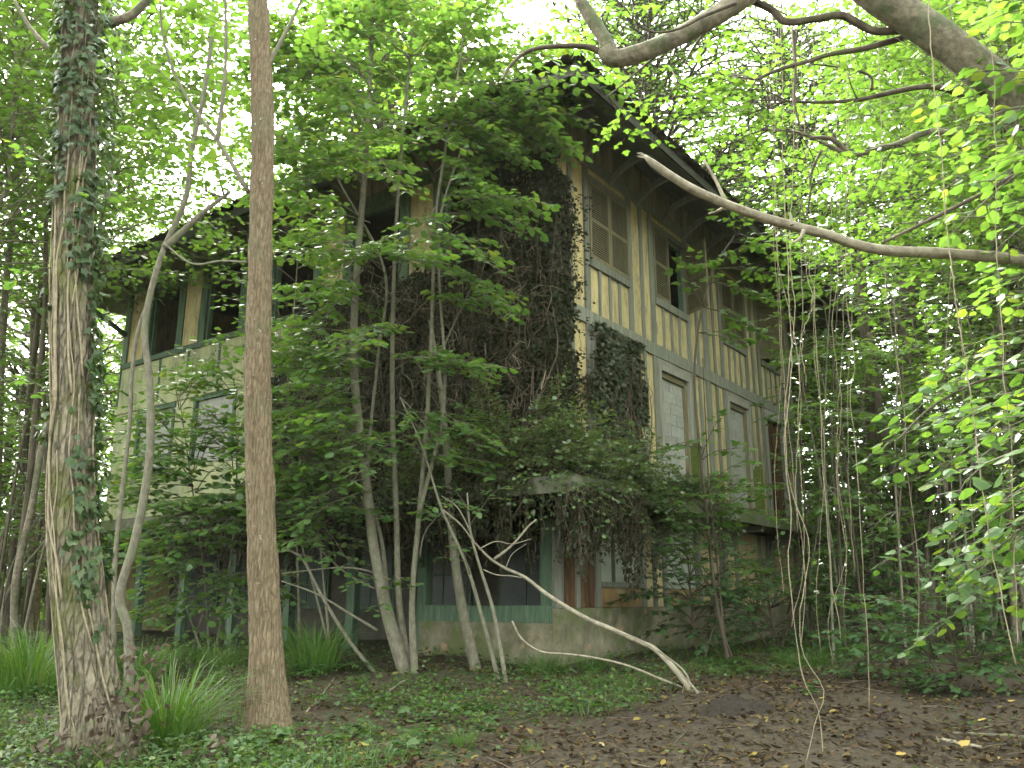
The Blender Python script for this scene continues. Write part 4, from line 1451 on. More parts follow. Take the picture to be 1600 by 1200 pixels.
# sapling before the timbered front, maple leaves
bush_thing('maple_sapling', 'dark thin-stemmed maple sapling with bright lobed leaves before the walled-up doors', 'sapling',
           [[(1140, 1035), (1118, 930), (1104, 800), (1092, 690), (1085, 580), (1095, 490), (1115, 420), (1150, 365)], [(1135, 1030), (1120, 870), (1108, 760), (1102, 650), (1098, 560)], [(1150, 1035), (1120, 960), (1090, 880), (1065, 850)]], 12.6,
           [(1150, 365, 1215, 360, -.4), (1140, 380, 1240, 420, -.5), (1120, 420, 1260, 450, -.3), (1110, 440, 1210, 480, -.6), (1150, 370, 1140, 330, -.3), (1125, 410, 1190, 400, -.7), (1100, 480, 1190, 520, -.2), (1092, 520, 1160, 545, -.3), (1120, 420, 1090, 395, -.5), (1100, 480, 1060, 400, -.3),
            (1104, 800, 1020, 760, -.6), (1106, 820, 1060, 790, -.8), (1110, 860, 1190, 830, -.5), (1100, 780, 1190, 740, -.5), (1104, 800, 1220, 790, -.5), (1095, 720, 1150, 700, -.3), (1098, 700, 1040, 690, -.5), (1105, 830, 1140, 770, -.9), (1120, 930, 1050, 880, -.5), (1120, 900, 1180, 880, -.6), (1110, 860, 1040, 830, -.7)],
           'leaf_fresh', MAPLE, leaf=.13, gap=.13, tl=.35, nparts=300, bark='bark_dark', sr=[.03, .02, .014], rep=2, jit=.2)

# bright young maples at the wood edge beyond the track
for lab, stems, Y, bl in (
        ('bright young maple just past the end of the balcony', [[(1300, 1010), (1296, 850), (1288, 700), (1292, 560), (1300, 430)]], 12.4,
         [(1290, 560, 1230, 540, -.5), (1292, 540, 1360, 530, -.6), (1296, 480, 1240, 460, -.4), (1298, 470, 1370, 450, -.5), (1290, 640, 1350, 620, -.6), (1290, 660, 1250, 650, -.6), (1300, 440, 1320, 390, -.3), (1300, 430, 1270, 400, -.3), (1289, 700, 1340, 700, -.7), (1292, 760, 1345, 770, -.6)]),
        ('bright young maple standing before the fat dark trunk', [[(1412, 1000), (1405, 860), (1398, 720), (1402, 580), (1396, 450)]], 12.0,
         [(1400, 580, 1330, 560, -.5), (1401, 560, 1470, 540, -.6), (1398, 500, 1340, 480, -.4), (1398, 480, 1460, 460, -.5), (1400, 640, 1460, 640, -.6), (1399, 670, 1340, 660, -.6), (1396, 450, 1420, 410, -.3), (1396, 450, 1370, 420, -.3), (1398, 720, 1350, 730, -.7), (1398, 740, 1450, 740, -.5), (1400, 800, 1360, 820, -.6)]),
        ('bright young maple nearest the large lime leaves', [[(1520, 1010), (1512, 880), (1500, 740), (1506, 600), (1500, 470)]], 12.6,
         [(1504, 600, 1440, 590, -.5), (1505, 580, 1570, 560, -.6), (1502, 520, 1440, 500, -.4), (1501, 490, 1570, 470, -.5), (1502, 660, 1560, 660, -.6), (1501, 690, 1450, 690, -.6), (1500, 470, 1520, 430, -.3), (1500, 480, 1470, 430, -.3), (1502, 740, 1450, 760, -.7)])):
    bush_thing('young_maple', lab, 'sapling', stems, Y, bl, 'leaf_fresh', MAPLE, leaf=.125, rep=2, jit=.25, tl=.4, nparts=60, group='young maples at the wood edge', bark='bark_grey')

# shrubs along the foot of the timbered front
for lab, stems, Y, bl, lf, tm, lm in (
        ('bush with lobed leaves growing against the plinth below the balcony brackets', [[(1090, 1010), (1080, 940), (1075, 870)], [(1095, 1010), (1130, 930)]], 13.0,
         [(1080, 940, 1020, 900), (1078, 900, 1120, 860), (1080, 930, 1150, 920), (1085, 970, 1160, 960), (1085, 980, 1030, 960), (1078, 880, 1050, 840), (1110, 960, 1180, 900), (1090, 990, 1140, 990), (1120, 940, 1100, 890), (1085, 950, 1080, 910)], .10, MAPLE, 'leaf_shade'),
        ('dark dense bush below the far end of the balcony', [[(1210, 1005), (1200, 930), (1190, 870)], [(1215, 1005), (1250, 930)], [(1205, 1005), (1160, 940)]], 14.2,
         [(1200, 930, 1150, 900), (1195, 900, 1240, 860), (1205, 950, 1280, 930), (1205, 970, 1140, 960), (1210, 980, 1290, 970), (1195, 880, 1160, 850), (1240, 940, 1290, 900), (1230, 960, 1250, 900), (1210, 990, 1180, 940), (1180, 960, 1200, 890), (1215, 990, 1270, 990), (1205, 985, 1160, 985)], .08, MID, 'leaf_shade'),
        ('low dark bush behind the hanging vines at the edge of the track', [[(1345, 1000), (1340, 940), (1330, 890)], [(1350, 1000), (1390, 930)]], 14.5,
         [(1340, 940, 1290, 910), (1338, 930, 1390, 890), (1345, 960, 1410, 940), (1345, 970, 1290, 960), (1350, 985, 1420, 975), (1335, 910, 1310, 870), (1380, 950, 1430, 910), (1350, 990, 1300, 990), (1340, 930, 1360, 880)], .085, MID, 'leaf_shade'),
        ('bush with broad leaves standing in the leaf litter beyond the track', [[(1500, 1080), (1490, 1010), (1470, 960)], [(1505, 1080), (1540, 1010)], [(1495, 1080), (1440, 1010)]], 9.6,
         [(1490, 1010, 1420, 960), (1485, 1000, 1540, 950), (1495, 1030, 1570, 1000), (1495, 1040, 1420, 1030), (1475, 970, 1390, 950), (1470, 960, 1480, 910), (1520, 1030, 1580, 960), (1460, 1030, 1390, 1000), (1500, 1060, 1560, 1050), (1490, 1060, 1430, 1075)], .085, MAPLE, 'leaf_shade'),
        ('spindly dark bush at the foot of the dirt bank near the track edge', [[(1400, 1060), (1395, 1010), (1385, 980)]], 10.8,
         [(1395, 1010, 1330, 990), (1393, 1000, 1450, 980), (1396, 1030, 1460, 1030), (1396, 1035, 1340, 1040), (1386, 985, 1360, 955)], .08, MAPLE, 'leaf_shade')):
    bush_thing('bush', lab, 'bush', stems, Y, bl, lm, tm, leaf=lf * 1.15, rep=5, jit=.3, tl=.4, nparts=40, group='bushes along the house and the track', bark='bark_dark')

# ------------------------------------------------------------------ the leaning tree on the track side, its boughs and dead limb
lean = thing('leaning_tree', 'thick grey trunk arching over the track with long bare boughs', 'tree', (5.6, 5.6, float(gz(5.6, 5.6))))
base = np.array([5.9, 5.6, float(gz(5.9, 5.6)) - .1])
P = np.vstack([[base], [base + (0, 0, 1.2)], path_px([(1760, 420), (1680, 275), (1600, 172), (1520, 98), (1440, 40), (1345, -25), (1230, -130), (1100, -260)], 6.2)])
PL = catmull(P, 240)
tube_obj('trunk', shift([(PL, np.interp(np.linspace(0, 1, 240), [0, .1, .5, .75, 1], [.27, .19, .152, .138, .10]))], lean), M['bark_pale'], lean, 48, ridge=.045, seed=31, rk=9, flare=.1)
BR = [([(1265, -95), (1200, -30), (1150, 5), (1100, 35), (1050, 62), (1000, 82), (958, 92), (945, 78)], 6.2, .088, .075),
      ([(958, 92), (950, 70), (928, 35), (905, -5), (890, -60)], 6.2, .06, .045),
      ([(950, 92), (925, 75), (880, 72), (830, 78), (800, 100), (785, 125)], 6.2, .028, .01),
      ([(1436, 46), (1400, 48), (1365, 48), (1340, 36), (1314, 24), (1270, 30), (1228, 34), (1205, 15), (1170, -2), (1130, -30)], 6.3, .034, .028),
      ([(1445, 48), (1400, 62), (1350, 76), (1300, 84), (1262, 96), (1220, 108), (1180, 125)], 6.4, .03, .012),
      ([(1516, 152), (1480, 140), (1450, 135), (1400, 143), (1340, 156), (1280, 160), (1230, 158)], 6.8, .03, .01),
      ([(1495, 210), (1450, 206), (1400, 226), (1345, 240), (1325, 242), (1290, 225), (1250, 208), (1200, 203)], 7.4, .036, .012),
      ([(1325, 242), (1300, 218), (1265, 216)], 7.4, .03, .02),
      ([(1362, 140), (1360, 120), (1330, 108), (1270, 100)], 6.8, .014, .006), ([(1240, 50), (1243, 100), (1242, 160), (1252, 205)], 6.4, .014, .007),
      ([(1283, 236), (1268, 270), (1265, 310), (1258, 345)], 7.4, .014, .009), ([(1492, 98), (1460, 80), (1440, 70)], 6.3, .012, .006),
      ([(1150, 5), (1100, 25), (1060, 45), (1020, 50), (990, 30)], 6.0, .016, .006), ([(1050, 62), (1010, 100), (975, 130), (950, 150)], 6.4, .012, .005), ([(1110, 40), (1080, 80), (1060, 130)], 6.4, .012, .005)]
for pts, Y, ra, rb in BR:
    n = 90
    tube_obj('bough', shift([(catmull(path_px(pts, Y), n), np.linspace(ra, rb, n))], lean), M['bark_dark' if ra < .036 else 'bark_pale'], lean, 18, ridge=.13, seed=len(pts), rk=5)
Wx, Lx = [], Leaves()
for (x, y, ex, ey, dY, k) in [(1230, 158, 1130, 180, .3, 2), (1200, 203, 1130, 240, .4, 2), (1340, 156, 1300, 130, -.3, 1), (1180, 125, 1110, 160, .5, 2), (890, -40, 830, 20, .4, 1), (930, 40, 990, 60, .6, 1), (1060, 130, 1040, 190, .5, 2), (950, 150, 960, 190, .4, 1), (990, 30, 950, 10, .3, 1), (1250, 208, 1220, 260, .3, 2), (1130, -20, 1080, 20, .6, 1), (1100, 35, 1120, 80, .8, 1), (1270, 100, 1200, 80, .3, 1), (1400, 226, 1360, 270, .5, 2), (1258, 345, 1230, 300, .4, 1)]:
    for q in range(k * 2):
        spray(tr, at(x, y, 6.8), at(ex, ey, 6.8 + dY) + tr.normal(0, .25, 3), Wx, Lx, leaf=.075, gap=.14, tl=.35, r0=.007)
leaf_obj('foliage', child_arr(Lx.arrays(), lean), MAPLE, M['leaf_fresh'], lean, 'stuff')
tube_obj('twig', shift(Wx, lean), M['bark_dark'], lean, 5, 'stuff')
St = []
for k in range(14):
    th, i0 = tr.uniform(0, 6.28), int(tr.uniform(30, 120))
    pts = []
    for i in range(i0, i0 + 80, 8):
        th += tr.normal(0, .2)
        T = nrm(PL[i + 1] - PL[i])
        a = nrm(np.cross(T, [0, 1, .2]))
        b = np.cross(T, a)
        pts.append(PL[i] + .18 * (a * math.cos(th) + b * math.sin(th)))
    St.append((catmull(pts, 40), np.linspace(.006, .003, 40)))
tube_obj('ivy_stem', shift(St, lean), M['vine'], lean, 4, 'stuff')

# dead limb that has snapped off short, on a trunk beside the track
deadt = thing('dead_limbed_tree', 'long bleached dead limb with a snapped end reaching in before the roof', 'tree', (6.6, 6.9, float(gz(6.6, 6.9))))
b0 = np.array([6.9, 7.0, float(gz(6.9, 7.0)) - .1])
tube_obj('trunk', shift([(catmull(np.vstack([[b0], [b0 + (0.05, 0, 2)], [b0 + (-.1, .1, 5)], [b0 + (.2, .2, 9)]]), 60), np.linspace(.26, .14, 60))], deadt), M['bark_pale'], deadt, 24, ridge=.06, flare=.1)
pts = path_px([(1007, 243), (1022, 256), (1060, 282), (1100, 304), (1150, 325), (1200, 342), (1250, 356), (1290, 366), (1330, 380), (1380, 391), (1450, 395), (1530, 400), (1600, 408), (1700, 430)], [5.6, 5.6, 5.65, 5.7, 5.8, 5.9, 5.95, 6, 6.05, 6.1, 6.3, 6.5, 6.7, 6.8])
pts = np.vstack([pts, [b0 + (0, 0, 3.6)]])
PD = catmull(pts, 150)
RD = np.interp(np.linspace(0, 1, 150), [0, .012, .03, .2, .6, 1], [.010, .027, .031, .036, .048, .08])
tube_obj('dead_limb', shift([(PD, RD)], deadt), M['deadwood'], deadt, 24, ridge=.12, seed=3, rk=5)
for k_, (dx_, dy_) in enumerate(((-9, -4), (-6, 3), (-10, 1), (-4, -5))):
    tube_obj('splinter', shift([(catmull(path_px([(1020 + k_, 254 + k_ * 1.5), (1008 + dx_ * .3, 245 + dy_ * .5), (1004 + dx_, 243 + dy_)], 5.6), 8), np.linspace(.012, .002, 8))], deadt), M['deadwood'], deadt, 5)
for p in ([(1136, 320), (1122, 330), (1108, 334)], [(1132, 312), (1120, 285), (1100, 250)], [(1256, 360), (1250, 372), (1238, 380)], [(1238, 352), (1236, 340), (1234, 332)]):
    tube_obj('snag', shift([(catmull(path_px(p, 5.85), 12), np.linspace(.016, .009, 12))], deadt), M['deadwood'], deadt, 8)

# near lime boughs entering over the track from a trunk outside the frame
nearlime = thing('track_side_lime', 'lime with large leaves whose boughs hang in beside the track', 'tree', (5.9, 4.4, float(gz(5.9, 4.4))))
b1 = np.array([5.9, 4.4, float(gz(5.9, 4.4)) - .1])
tube_obj('trunk', shift([(catmull(np.vstack([[b1], [b1 + (0.1, .1, 2)], [b1 + (0, .2, 5)], [b1 + (.2, .2, 9)]]), 60), np.linspace(.2, .1, 60))], nearlime), M['bark_grey'], nearlime, 20, ridge=.04, flare=.1)
Wx, Lx = [], Leaves()
NB = [  # start px, end px, Y of end
    (1720, 120, 1480, 180, 6.2), (1720, 180, 1500, 240, 6.4), (1720, 220, 1520, 300, 6.0), (1720, 60, 1540, 110, 6.3), (1720, 20, 1560, 40, 6.0), (1740, 300, 1560, 360, 6.4), (1700, 250, 1470, 290, 7.2), (1700, 60, 1500, 60, 7.4),
    (1760, 560, 1390, 700, 7.0), (1760, 600, 1420, 760, 6.6), (1740, 640, 1330, 740, 7.4), (1760, 700, 1500, 800, 6.0), (1740, 520, 1480, 600, 7.2), (1760, 620, 1530, 690, 5.8), (1760, 760, 1540, 860, 6.0), (1780, 780, 1500, 900, 6.6), (1740, 480, 1520, 500, 7.2), (1740, 820, 1480, 850, 7.4), (1740, 860, 1440, 940, 7.6), (1780, 740, 1450, 880, 6.8), (1760, 430, 1560, 450, 6.8), (1780, 900, 1560, 960, 6.6), (1780, 680, 1580, 760, 5.4)]
for (x, y, ex, ey, Y) in NB:
    p0 = at(x, y, Y - .8)
    for q in range(3 if ey < 400 else 2):
        spray(tr, p0, at(ex, ey, Y) + tr.normal(0, .18, 3), Wx, Lx, leaf=.105, gap=.15, tl=.42, r0=.012, arch=.10, lgap=.075, s0=.1, droop=.35, sag=.25)
    za = max(1.0, round((p0[2] - .9) / 1.3) * 1.3)
    aa = b1 + np.array([-.05, .1, za])
    tq = catmull(np.vstack([[aa], [aa * .72 + p0 * .28 + (tr.normal(0, .06), tr.normal(0, .10), .12)], [aa * .35 + p0 * .65 + tr.normal(0, .13, 3)], [p0]]), 14)
    Wx.append((tq, np.linspace(.032, .012, 14)))
Pn = Lx.arrays()
leaf_parts('leaf', Pn, LIME, M['leaf_lime'], nearlime, 300, stuffname='crown')
for pts, Y, ra in (([(1760, 180), (1600, 265), (1550, 295), (1500, 320), (1440, 350), (1378, 380)], 6.3, .024), ([(1730, 560), (1560, 588), (1500, 610), (1450, 640), (1400, 690)], 6.6, .014)):
    tube_obj('bough', shift([(catmull(path_px(pts, Y), 30), np.linspace(ra, ra * .5, 30))], nearlime), M['bark_dark'], nearlime, 10, ridge=.05)
tube_obj('branch', shift(Wx, nearlime), M['bark_grey'], nearlime, 6, 'stuff')

# hanging vines
VN = [
    ('finest vine strand between the roof corner and the straight thin vine', [(1340, -80), (1330, 200), (1338, 480), (1332, 700), (1340, 900)], 7.9, .004),
    ('fine vine strand touching the last walled-up door', [(1218, -80), (1208, 300), (1216, 560), (1210, 760), (1224, 930)], 8.2, .004),
    ('fine wavy vine strand beside the kinked vine', [(1268, -80), (1276, 300), (1266, 520), (1288, 700), (1276, 900), (1284, 1020)], 7.7, .004),
    ('fine vine strand looping low over the bright grass strip', [(1300, -80), (1310, 260), (1318, 500), (1308, 720), (1322, 860), (1296, 960), (1300, 1040)], 8.0, .004),
    ('fine vine strand hanging before the broad-leaved bush', [(1480, -60), (1490, 260), (1482, 520), (1496, 760), (1488, 960)], 7.2, .004),
    ('longest pale vine trailing from the boughs down onto the track', [(1214, -80), (1222, 100), (1228, 300), (1232, 430), (1240, 560), (1230, 680), (1240, 800), (1236, 880), (1250, 1000), (1262, 1070), (1280, 1110), (1290, 1190)], 6.9, .0075),
    ('pale vine with a kink at the roof corner', [(1255, -80), (1258, 150), (1264, 330), (1262, 430), (1270, 442), (1272, 500), (1278, 600), (1282, 700), (1290, 780), (1300, 900), (1318, 1000)], 7.4, .006),
    ('pale vine ending in a loop over the leaf litter', [(1236, -80), (1240, 180), (1232, 380), (1238, 500), (1226, 640), (1234, 760), (1262, 850), (1246, 960), (1250, 1020), (1285, 1080), (1270, 1130), (1255, 1195)], 6.6, .006),
    ('thin pale vine along the end of the timbered wall', [(1236, -80), (1243, 160), (1246, 320), (1250, 480), (1247, 620), (1252, 760), (1256, 880), (1240, 980)], 7.2, .0045),
    ('thin pale vine crossing the longest one', [(1205, -80), (1215, 180), (1222, 380), (1250, 520), (1262, 620), (1258, 760), (1270, 900), (1262, 1010)], 7.0, .0045),
    ('slack vine swinging from the bough by the dead limb', [(1325, -80), (1322, 150), (1316, 340), (1318, 440), (1330, 560), (1322, 620), (1335, 720), (1345, 830), (1352, 960), (1358, 1110)], 7.4, .006),
    ('straight thin vine before the thicket', [(1370, -80), (1376, 150), (1382, 350), (1385, 470), (1398, 560), (1408, 660), (1412, 740), (1420, 820), (1428, 920), (1424, 1010)], 7.6, .0055),
    ('thin vine beside the farthest door', [(1190, -80), (1196, 100), (1200, 250), (1206, 420), (1212, 540), (1222, 660), (1230, 740), (1238, 830)], 7.8, .0045),
    ('pale vine slanting past the large lime leaves', [(1445, -60), (1458, 150), (1470, 320), (1495, 480), (1510, 560), (1522, 660), (1535, 760), (1550, 850), (1580, 960), (1602, 1040)], 5.6, .0085),
    ('second pale vine near the large lime leaves', [(1540, -60), (1552, 200), (1560, 420), (1575, 600), (1585, 760), (1590, 900), (1594, 1010)], 5.7, .006),
    ('short vine curling off the dead limb', [(1262, 360), (1256, 400), (1262, 470), (1250, 540), (1258, 600)], 6.0, .004),
    ('vine drooping from the gutter corner', [(1280, -80), (1292, 230), (1296, 340), (1304, 430), (1296, 520), (1306, 640), (1300, 760), (1312, 860), (1305, 950)], 7.6, .0045),
]
for lab, pts, Y, r_ in VN:
    P = path_px(pts, Y)
    P = catmull(P, 80)
    P[:, :2] += np.cumsum(tr.normal(0, .004, (80, 2)), axis=0)
    o = np.array(P[0])
    if P[-1][2] < gz(*P[-1][:2]) + .02:
        P[:, 2] = np.maximum(P[:, 2], gz(P[:, 0], P[:, 1]) + .012)
    t = tube_obj('hanging_vine', [(P - o, r_ * .52 * (1 + .35 * np.sin(np.arange(80) * .9) * tr.uniform(0, 1, 80)))], M['vine'], None, 6)
    t.location = o
    tag(t, lab, 'vine', 'vines hanging at the end of the house')

# fallen branch
P = path_px([(742, 848), (765, 872), (790, 888), (820, 902), (850, 925), (880, 945), (920, 968), (960, 985), (1000, 1003), (1020, 1012), (1040, 1030), (1060, 1052), (1085, 1082), (1102, 1098)], [10.6, 10.6, 10.6, 10.5, 10.4, 10.3, 10.2, 10.1, 10, 9.95, 9.85, 9.75, 9.6, 9.5])
P[-1][2] = gz(P[-1][0], P[-1][1]) + .02
fallen = thing('fallen_branch', 'long bleached fallen branch propped with its splintered butt on the ground', 'branch', P[-1])
PF = catmull(P, 120)
tube_obj('limb', shift([(PF, np.interp(np.linspace(0, 1, 120), [0, .1, .3, .8, .93, 1], [.010, .016, .022, .028, .036, .016]))], fallen), M['deadwood'], fallen, 20, ridge=.08, seed=6)
for p, Y, r_ in (([(772, 874), (800, 852), (826, 822), (838, 812)], 10.5, .018), ([(690, 795), (720, 820), (742, 850)], 10.6, .014), ([(748, 858), (775, 846), (800, 850), (830, 842)], 10.4, .008), ([(790, 888), (800, 866), (822, 850)], 10.5, .006), ([(742, 850), (726, 812), (712, 790), (690, 775)], 10.6, .012),
               ([(755, 890), (775, 898), (800, 900), (815, 903)], 10.4, .008), ([(1082, 1078), (1070, 1050), (1040, 1025), (1000, 1000), (960, 985)], 9.7, .012), ([(1100, 1097), (1080, 1070), (1065, 1055)], 9.4, .016), ([(1066, 1118), (1065, 1090), (1070, 1068)], 9.6, .009), ([(1104, 1098), (1090, 1080), (1078, 1066)], 9.6, .012)):
    tube_obj('snag', shift([(catmull(path_px(p, Y), 14), np.linspace(r_, r_ * .55, 14))], fallen), M['deadwood'], fallen, 7)
P = path_px([(800, 970), (815, 998), (845, 1018), (885, 1022), (930, 1028), (980, 1040), (1030, 1060), (1065, 1074)], 9.8)
t = tube_obj('fallen_branch', [(catmull(P, 40) - P[-1], np.linspace(.010, .014, 40))], M['deadwood'], None, 8)
t.location = P[-1]
tag(t, 'thin bowed stick lying under the bleached fallen branch', 'branch')

# ------------------------------------------------------------------ woodland trees, copied
def crown_tree(seed, H, spread, lo_, limbs, leaf, lm, bark, trunk_r, lean_=0.0, tmpl=MID, lgap=None, tl=1.1, gap=.42, nlev=1.0):
    r = np.random.default_rng(seed)
    n = 12
    z = np.linspace(0, H, n)
    off = np.cumsum(r.normal(0, .10 * H / 14, (n, 2)), axis=0) + np.outer(z / H, [lean_, lean_ * .4])
    off -= off[0]
    P = np.column_stack([off, z - .15])
    TP = catmull(P, 46)
    Tt = [(TP, np.interp(np.linspace(0, 1, 46), [0, .05, .5, 1], [trunk_r * 1.35, trunk_r, trunk_r * .62, trunk_r * .12]))]
    W, L = [], Leaves()
    for k in range(limbs):
        t = lo_ + (1 - lo_) * (k + r.uniform(0, 1)) / limbs
        q = np.array([np.interp(t, np.linspace(0, 1, 46), TP[:, i]) for i in range(3)])
        az = k * 2.4 + r.uniform(-.5, .5)
        tt = (t - lo_) / (1 - lo_)
        ln = spread * (1.0 - .72 * tt ** 1.4) * r.uniform(.65, 1.2)
        e = q + np.array([math.cos(az) * ln, math.sin(az) * ln, ln * r.uniform(.0, .55) + .35 * tt * ln])
        spray(r, q, e, W, L, leaf=leaf, gap=gap, tl=tl, arch=r.uniform(.02, .14), r0=max(.012, trunk_r * .28), lgap=lgap or leaf * .75, s0=.22, flat=.4, sag=.12)
    return Tt, W, L


def proto(name, args, kw, bark, lm, tmpl):
    Tt, W, L = crown_tree(*args, **kw)
    V, f, c = tubes_arrays(Tt, 12, ridge=.05)
    tm = make_mesh(name + ' trunk', V, f, c, True, M[bark])
    V, f, c = tubes_arrays(W, 4)
    bm = make_mesh(name + ' boughs', V, f, c, True, M[bark])
    cm = leaf_mesh(name + ' crown', L.arrays(), tmpl, M[lm])
    return tm, bm, cm, L.count()


PR = {}
PR['tall'] = proto('tall', (101, 15, 3.8, .26, 84, .17, 'leaf_wood', 'bark_pale', .15), dict(tl=1.2, gap=.27), 'bark_pale', 'leaf_wood', MID)
PR['tall2'] = proto('tall2', (102, 17, 3.6, .30, 84, .17, 'leaf_wood', 'bark_dark', .12), dict(tl=1.2, gap=.27, lean_=1.2), 'bark_dark', 'leaf_wood', MID)
PR['high'] = proto('high', (108, 13, 4.4, .50, 76, .12, 'leaf_fresh', 'bark_pale', .06), dict(tl=1.3, gap=.24), 'bark_pale', 'leaf_fresh', MID)
PR['broad'] = proto('broad', (103, 13, 4.8, .26, 92, .12, 'leaf_fresh', 'bark_dark', .18), dict(tl=1.3, gap=.25), 'bark_dark', 'leaf_fresh', MID)
PR['giant'] = proto('giant', (107, 25, 7.0, .28, 170, .16, 'leaf_fresh', 'bark_dark', .34), dict(tl=1.9, gap=.36), 'bark_dark', 'leaf_fresh', MID)
PR['thin'] = proto('thin', (104, 11, 2.3, .22, 50, .13, 'leaf_fresh', 'bark_pale', .06), dict(tl=.85, gap=.24, lean_=.9), 'bark_pale', 'leaf_fresh', MID)
PR['dark'] = proto('dark', (105, 7, 2.5, .10, 66, .13, 'leaf_wood', 'bark_dark', .05), dict(tl=.9, gap=.22), 'bark_dark', 'leaf_wood', MID)
PR['low'] = proto('low', (106, 3.8, 1.9, .04, 50, .12, 'leaf_shade', 'bark_dark', .03), dict(tl=.7, gap=.18), 'bark_dark', 'leaf_shade', MID)


def tree(kind, name, lab, cat, x, y, sc, rz, group, sz=1.0):
    t = thing(name, lab, cat, (x, y, float(gz(x, y)) - .02), rz, group)
    t.scale = (sc, sc, sc * sz)
    for nm, me, kd in (('trunk', PR[kind][0], None), ('branch', PR[kind][1], 'stuff'), ('crown', PR[kind][2], 'stuff')):
        link(nm, me, t, kd)
    return t


tg = np.random.default_rng(77)
# individually placed: (kind, X, Y, scale, label)
SPOT = [
    ('high', -7.5, 13.5, 1.0, 'pale slender tree just beyond the ivy-clad trunk'),
    ('high', -11.0, 17, 1.05, 'spreading bright tree beyond the far end of the creeper front'),
    ('tall', -12, 22, 1.15, 'tall pale tree rising behind the far eave strut'),
    ('thin', -10.2, 13.2, 1.0, 'thin leaning tree between the ivy-clad trunk and the grass tussock'),
    ('broad', -4.5, 27, 1.2, 'broad tree rising over the roof behind the bare trunk'),
    ('tall2', 1.5, 30, 1.15, 'tall dark-stemmed tree behind the roof ridge'),
    ('broad', 8.6, 29, 1.1, 'broad tree behind the far roof corner'),
    ('tall', 13.2, 19.5, 1.05, 'pale tall tree behind the hanging vines'),
    ('high', 11.5, 15.5, 1.1, 'bright spreading tree under the arching trunk'),
    ('tall2', 18.5, 27, 1.2, 'dark-stemmed tall tree deep in the wood beyond the track'),
    ('thin', 8.4, 14.8, .85, 'thin leaning tree before the thicket by the track'),
    ('broad', 19, 17, 1.05, 'broad bright tree beyond the large lime leaves'),
    ('tall', 12.2, 12.2, .9, 'pale slender tree close behind the broad-leaved bush'),
    ('thin', 9.8, 18.5, 1.05, 'thin leaning tree at the far end of the timbered front'),
    ('giant', 12.5, 34, 1.05, 'great old tree standing past the far roof corner'),
    ('giant', 15.0, 24, .9, 'great old tree overhanging the thicket beyond the track'),
    ('high', 12.5, 20.5, 1.35, 'tall high-crowned tree behind the hanging vines'),
    ('giant', -4.5, 30, 1.05, 'great old tree rising behind the middle of the roof'),
    ('giant', 5.0, 27.5, .95, 'great old tree rising behind the roof peak'),
    ('high', -7.6, 11.6, .9, 'bright spreading tree whose crown fills the sky behind the ivy-clad trunk'),
    ('high', 8.2, 11.2, .95, 'bright spreading tree close behind the arching trunk'),
    ('high', 9.2, 13.5, 1.0, 'bright high-crowned tree just behind the spindly bush'),
    ('high', -10.6, 15.2, 1.05, 'pale tall tree next to the far eave strut'),
]
for kind, x, y, sc, lab in SPOT:
    tree(kind, 'woodland_tree', lab, 'tree', x, y, sc, tg.uniform(0, 6.28), 'woodland trees around the house')
# farther trees nothing tells apart
for zone, n, xr, yr in (('behind the ivy-clad trunk', 6, (-34, -11), (26, 46)), ('behind the house', 9, (-10, 12), (33, 50)), ('beyond the track and the hanging vines', 10, (10, 36), (24, 46))):
    for k in range(n):
        x = xr[0] + (xr[1] - xr[0]) * (k + tg.uniform(.1, .9)) / n
        y = tg.uniform(*yr)
        if abs(x) > .75 * y + 4:
            y = abs(x) / .75
        if .27 < x / y < .56 and zone.startswith('beyond'):
            continue
        tree(['tall', 'tall2', 'broad', 'tall'][int(tg.integers(0, 4))], 'woodland_tree', 'distant leafy tree in the wood ' + zone, 'tree', x, y, tg.uniform(.95, 1.4), tg.uniform(0, 6.28), 'distant trees ' + zone)
# understorey
for zone, cat, kind, n, xr, yr in (('behind the ivy-clad trunk', 'sapling', 'dark', 7, (-24, -9), (17, 34)), ('beyond the track', 'sapling', 'dark', 8, (9.5, 26), (18, 34)), ('behind the ivy-clad trunk', 'bush', 'low', 9, (-22, -9), (16, 30)), ('beyond the track', 'bush', 'low', 8, (8.5, 24), (16.5, 30))):
    for k in range(n):
        x = xr[0] + (xr[1] - xr[0]) * (k + tg.uniform(.1, .9)) / n
        y = max(tg.uniform(*yr), abs(x) / .72)
        tree(kind, 'understorey_' + cat, ('leafy young sapling in the undergrowth ' if cat == 'sapling' else 'low leafy bush in the undergrowth ') + zone, cat, x, y, tg.uniform(.8, 1.25), tg.uniform(0, 6.28), 'undergrowth ' + cat + ' ' + zone)


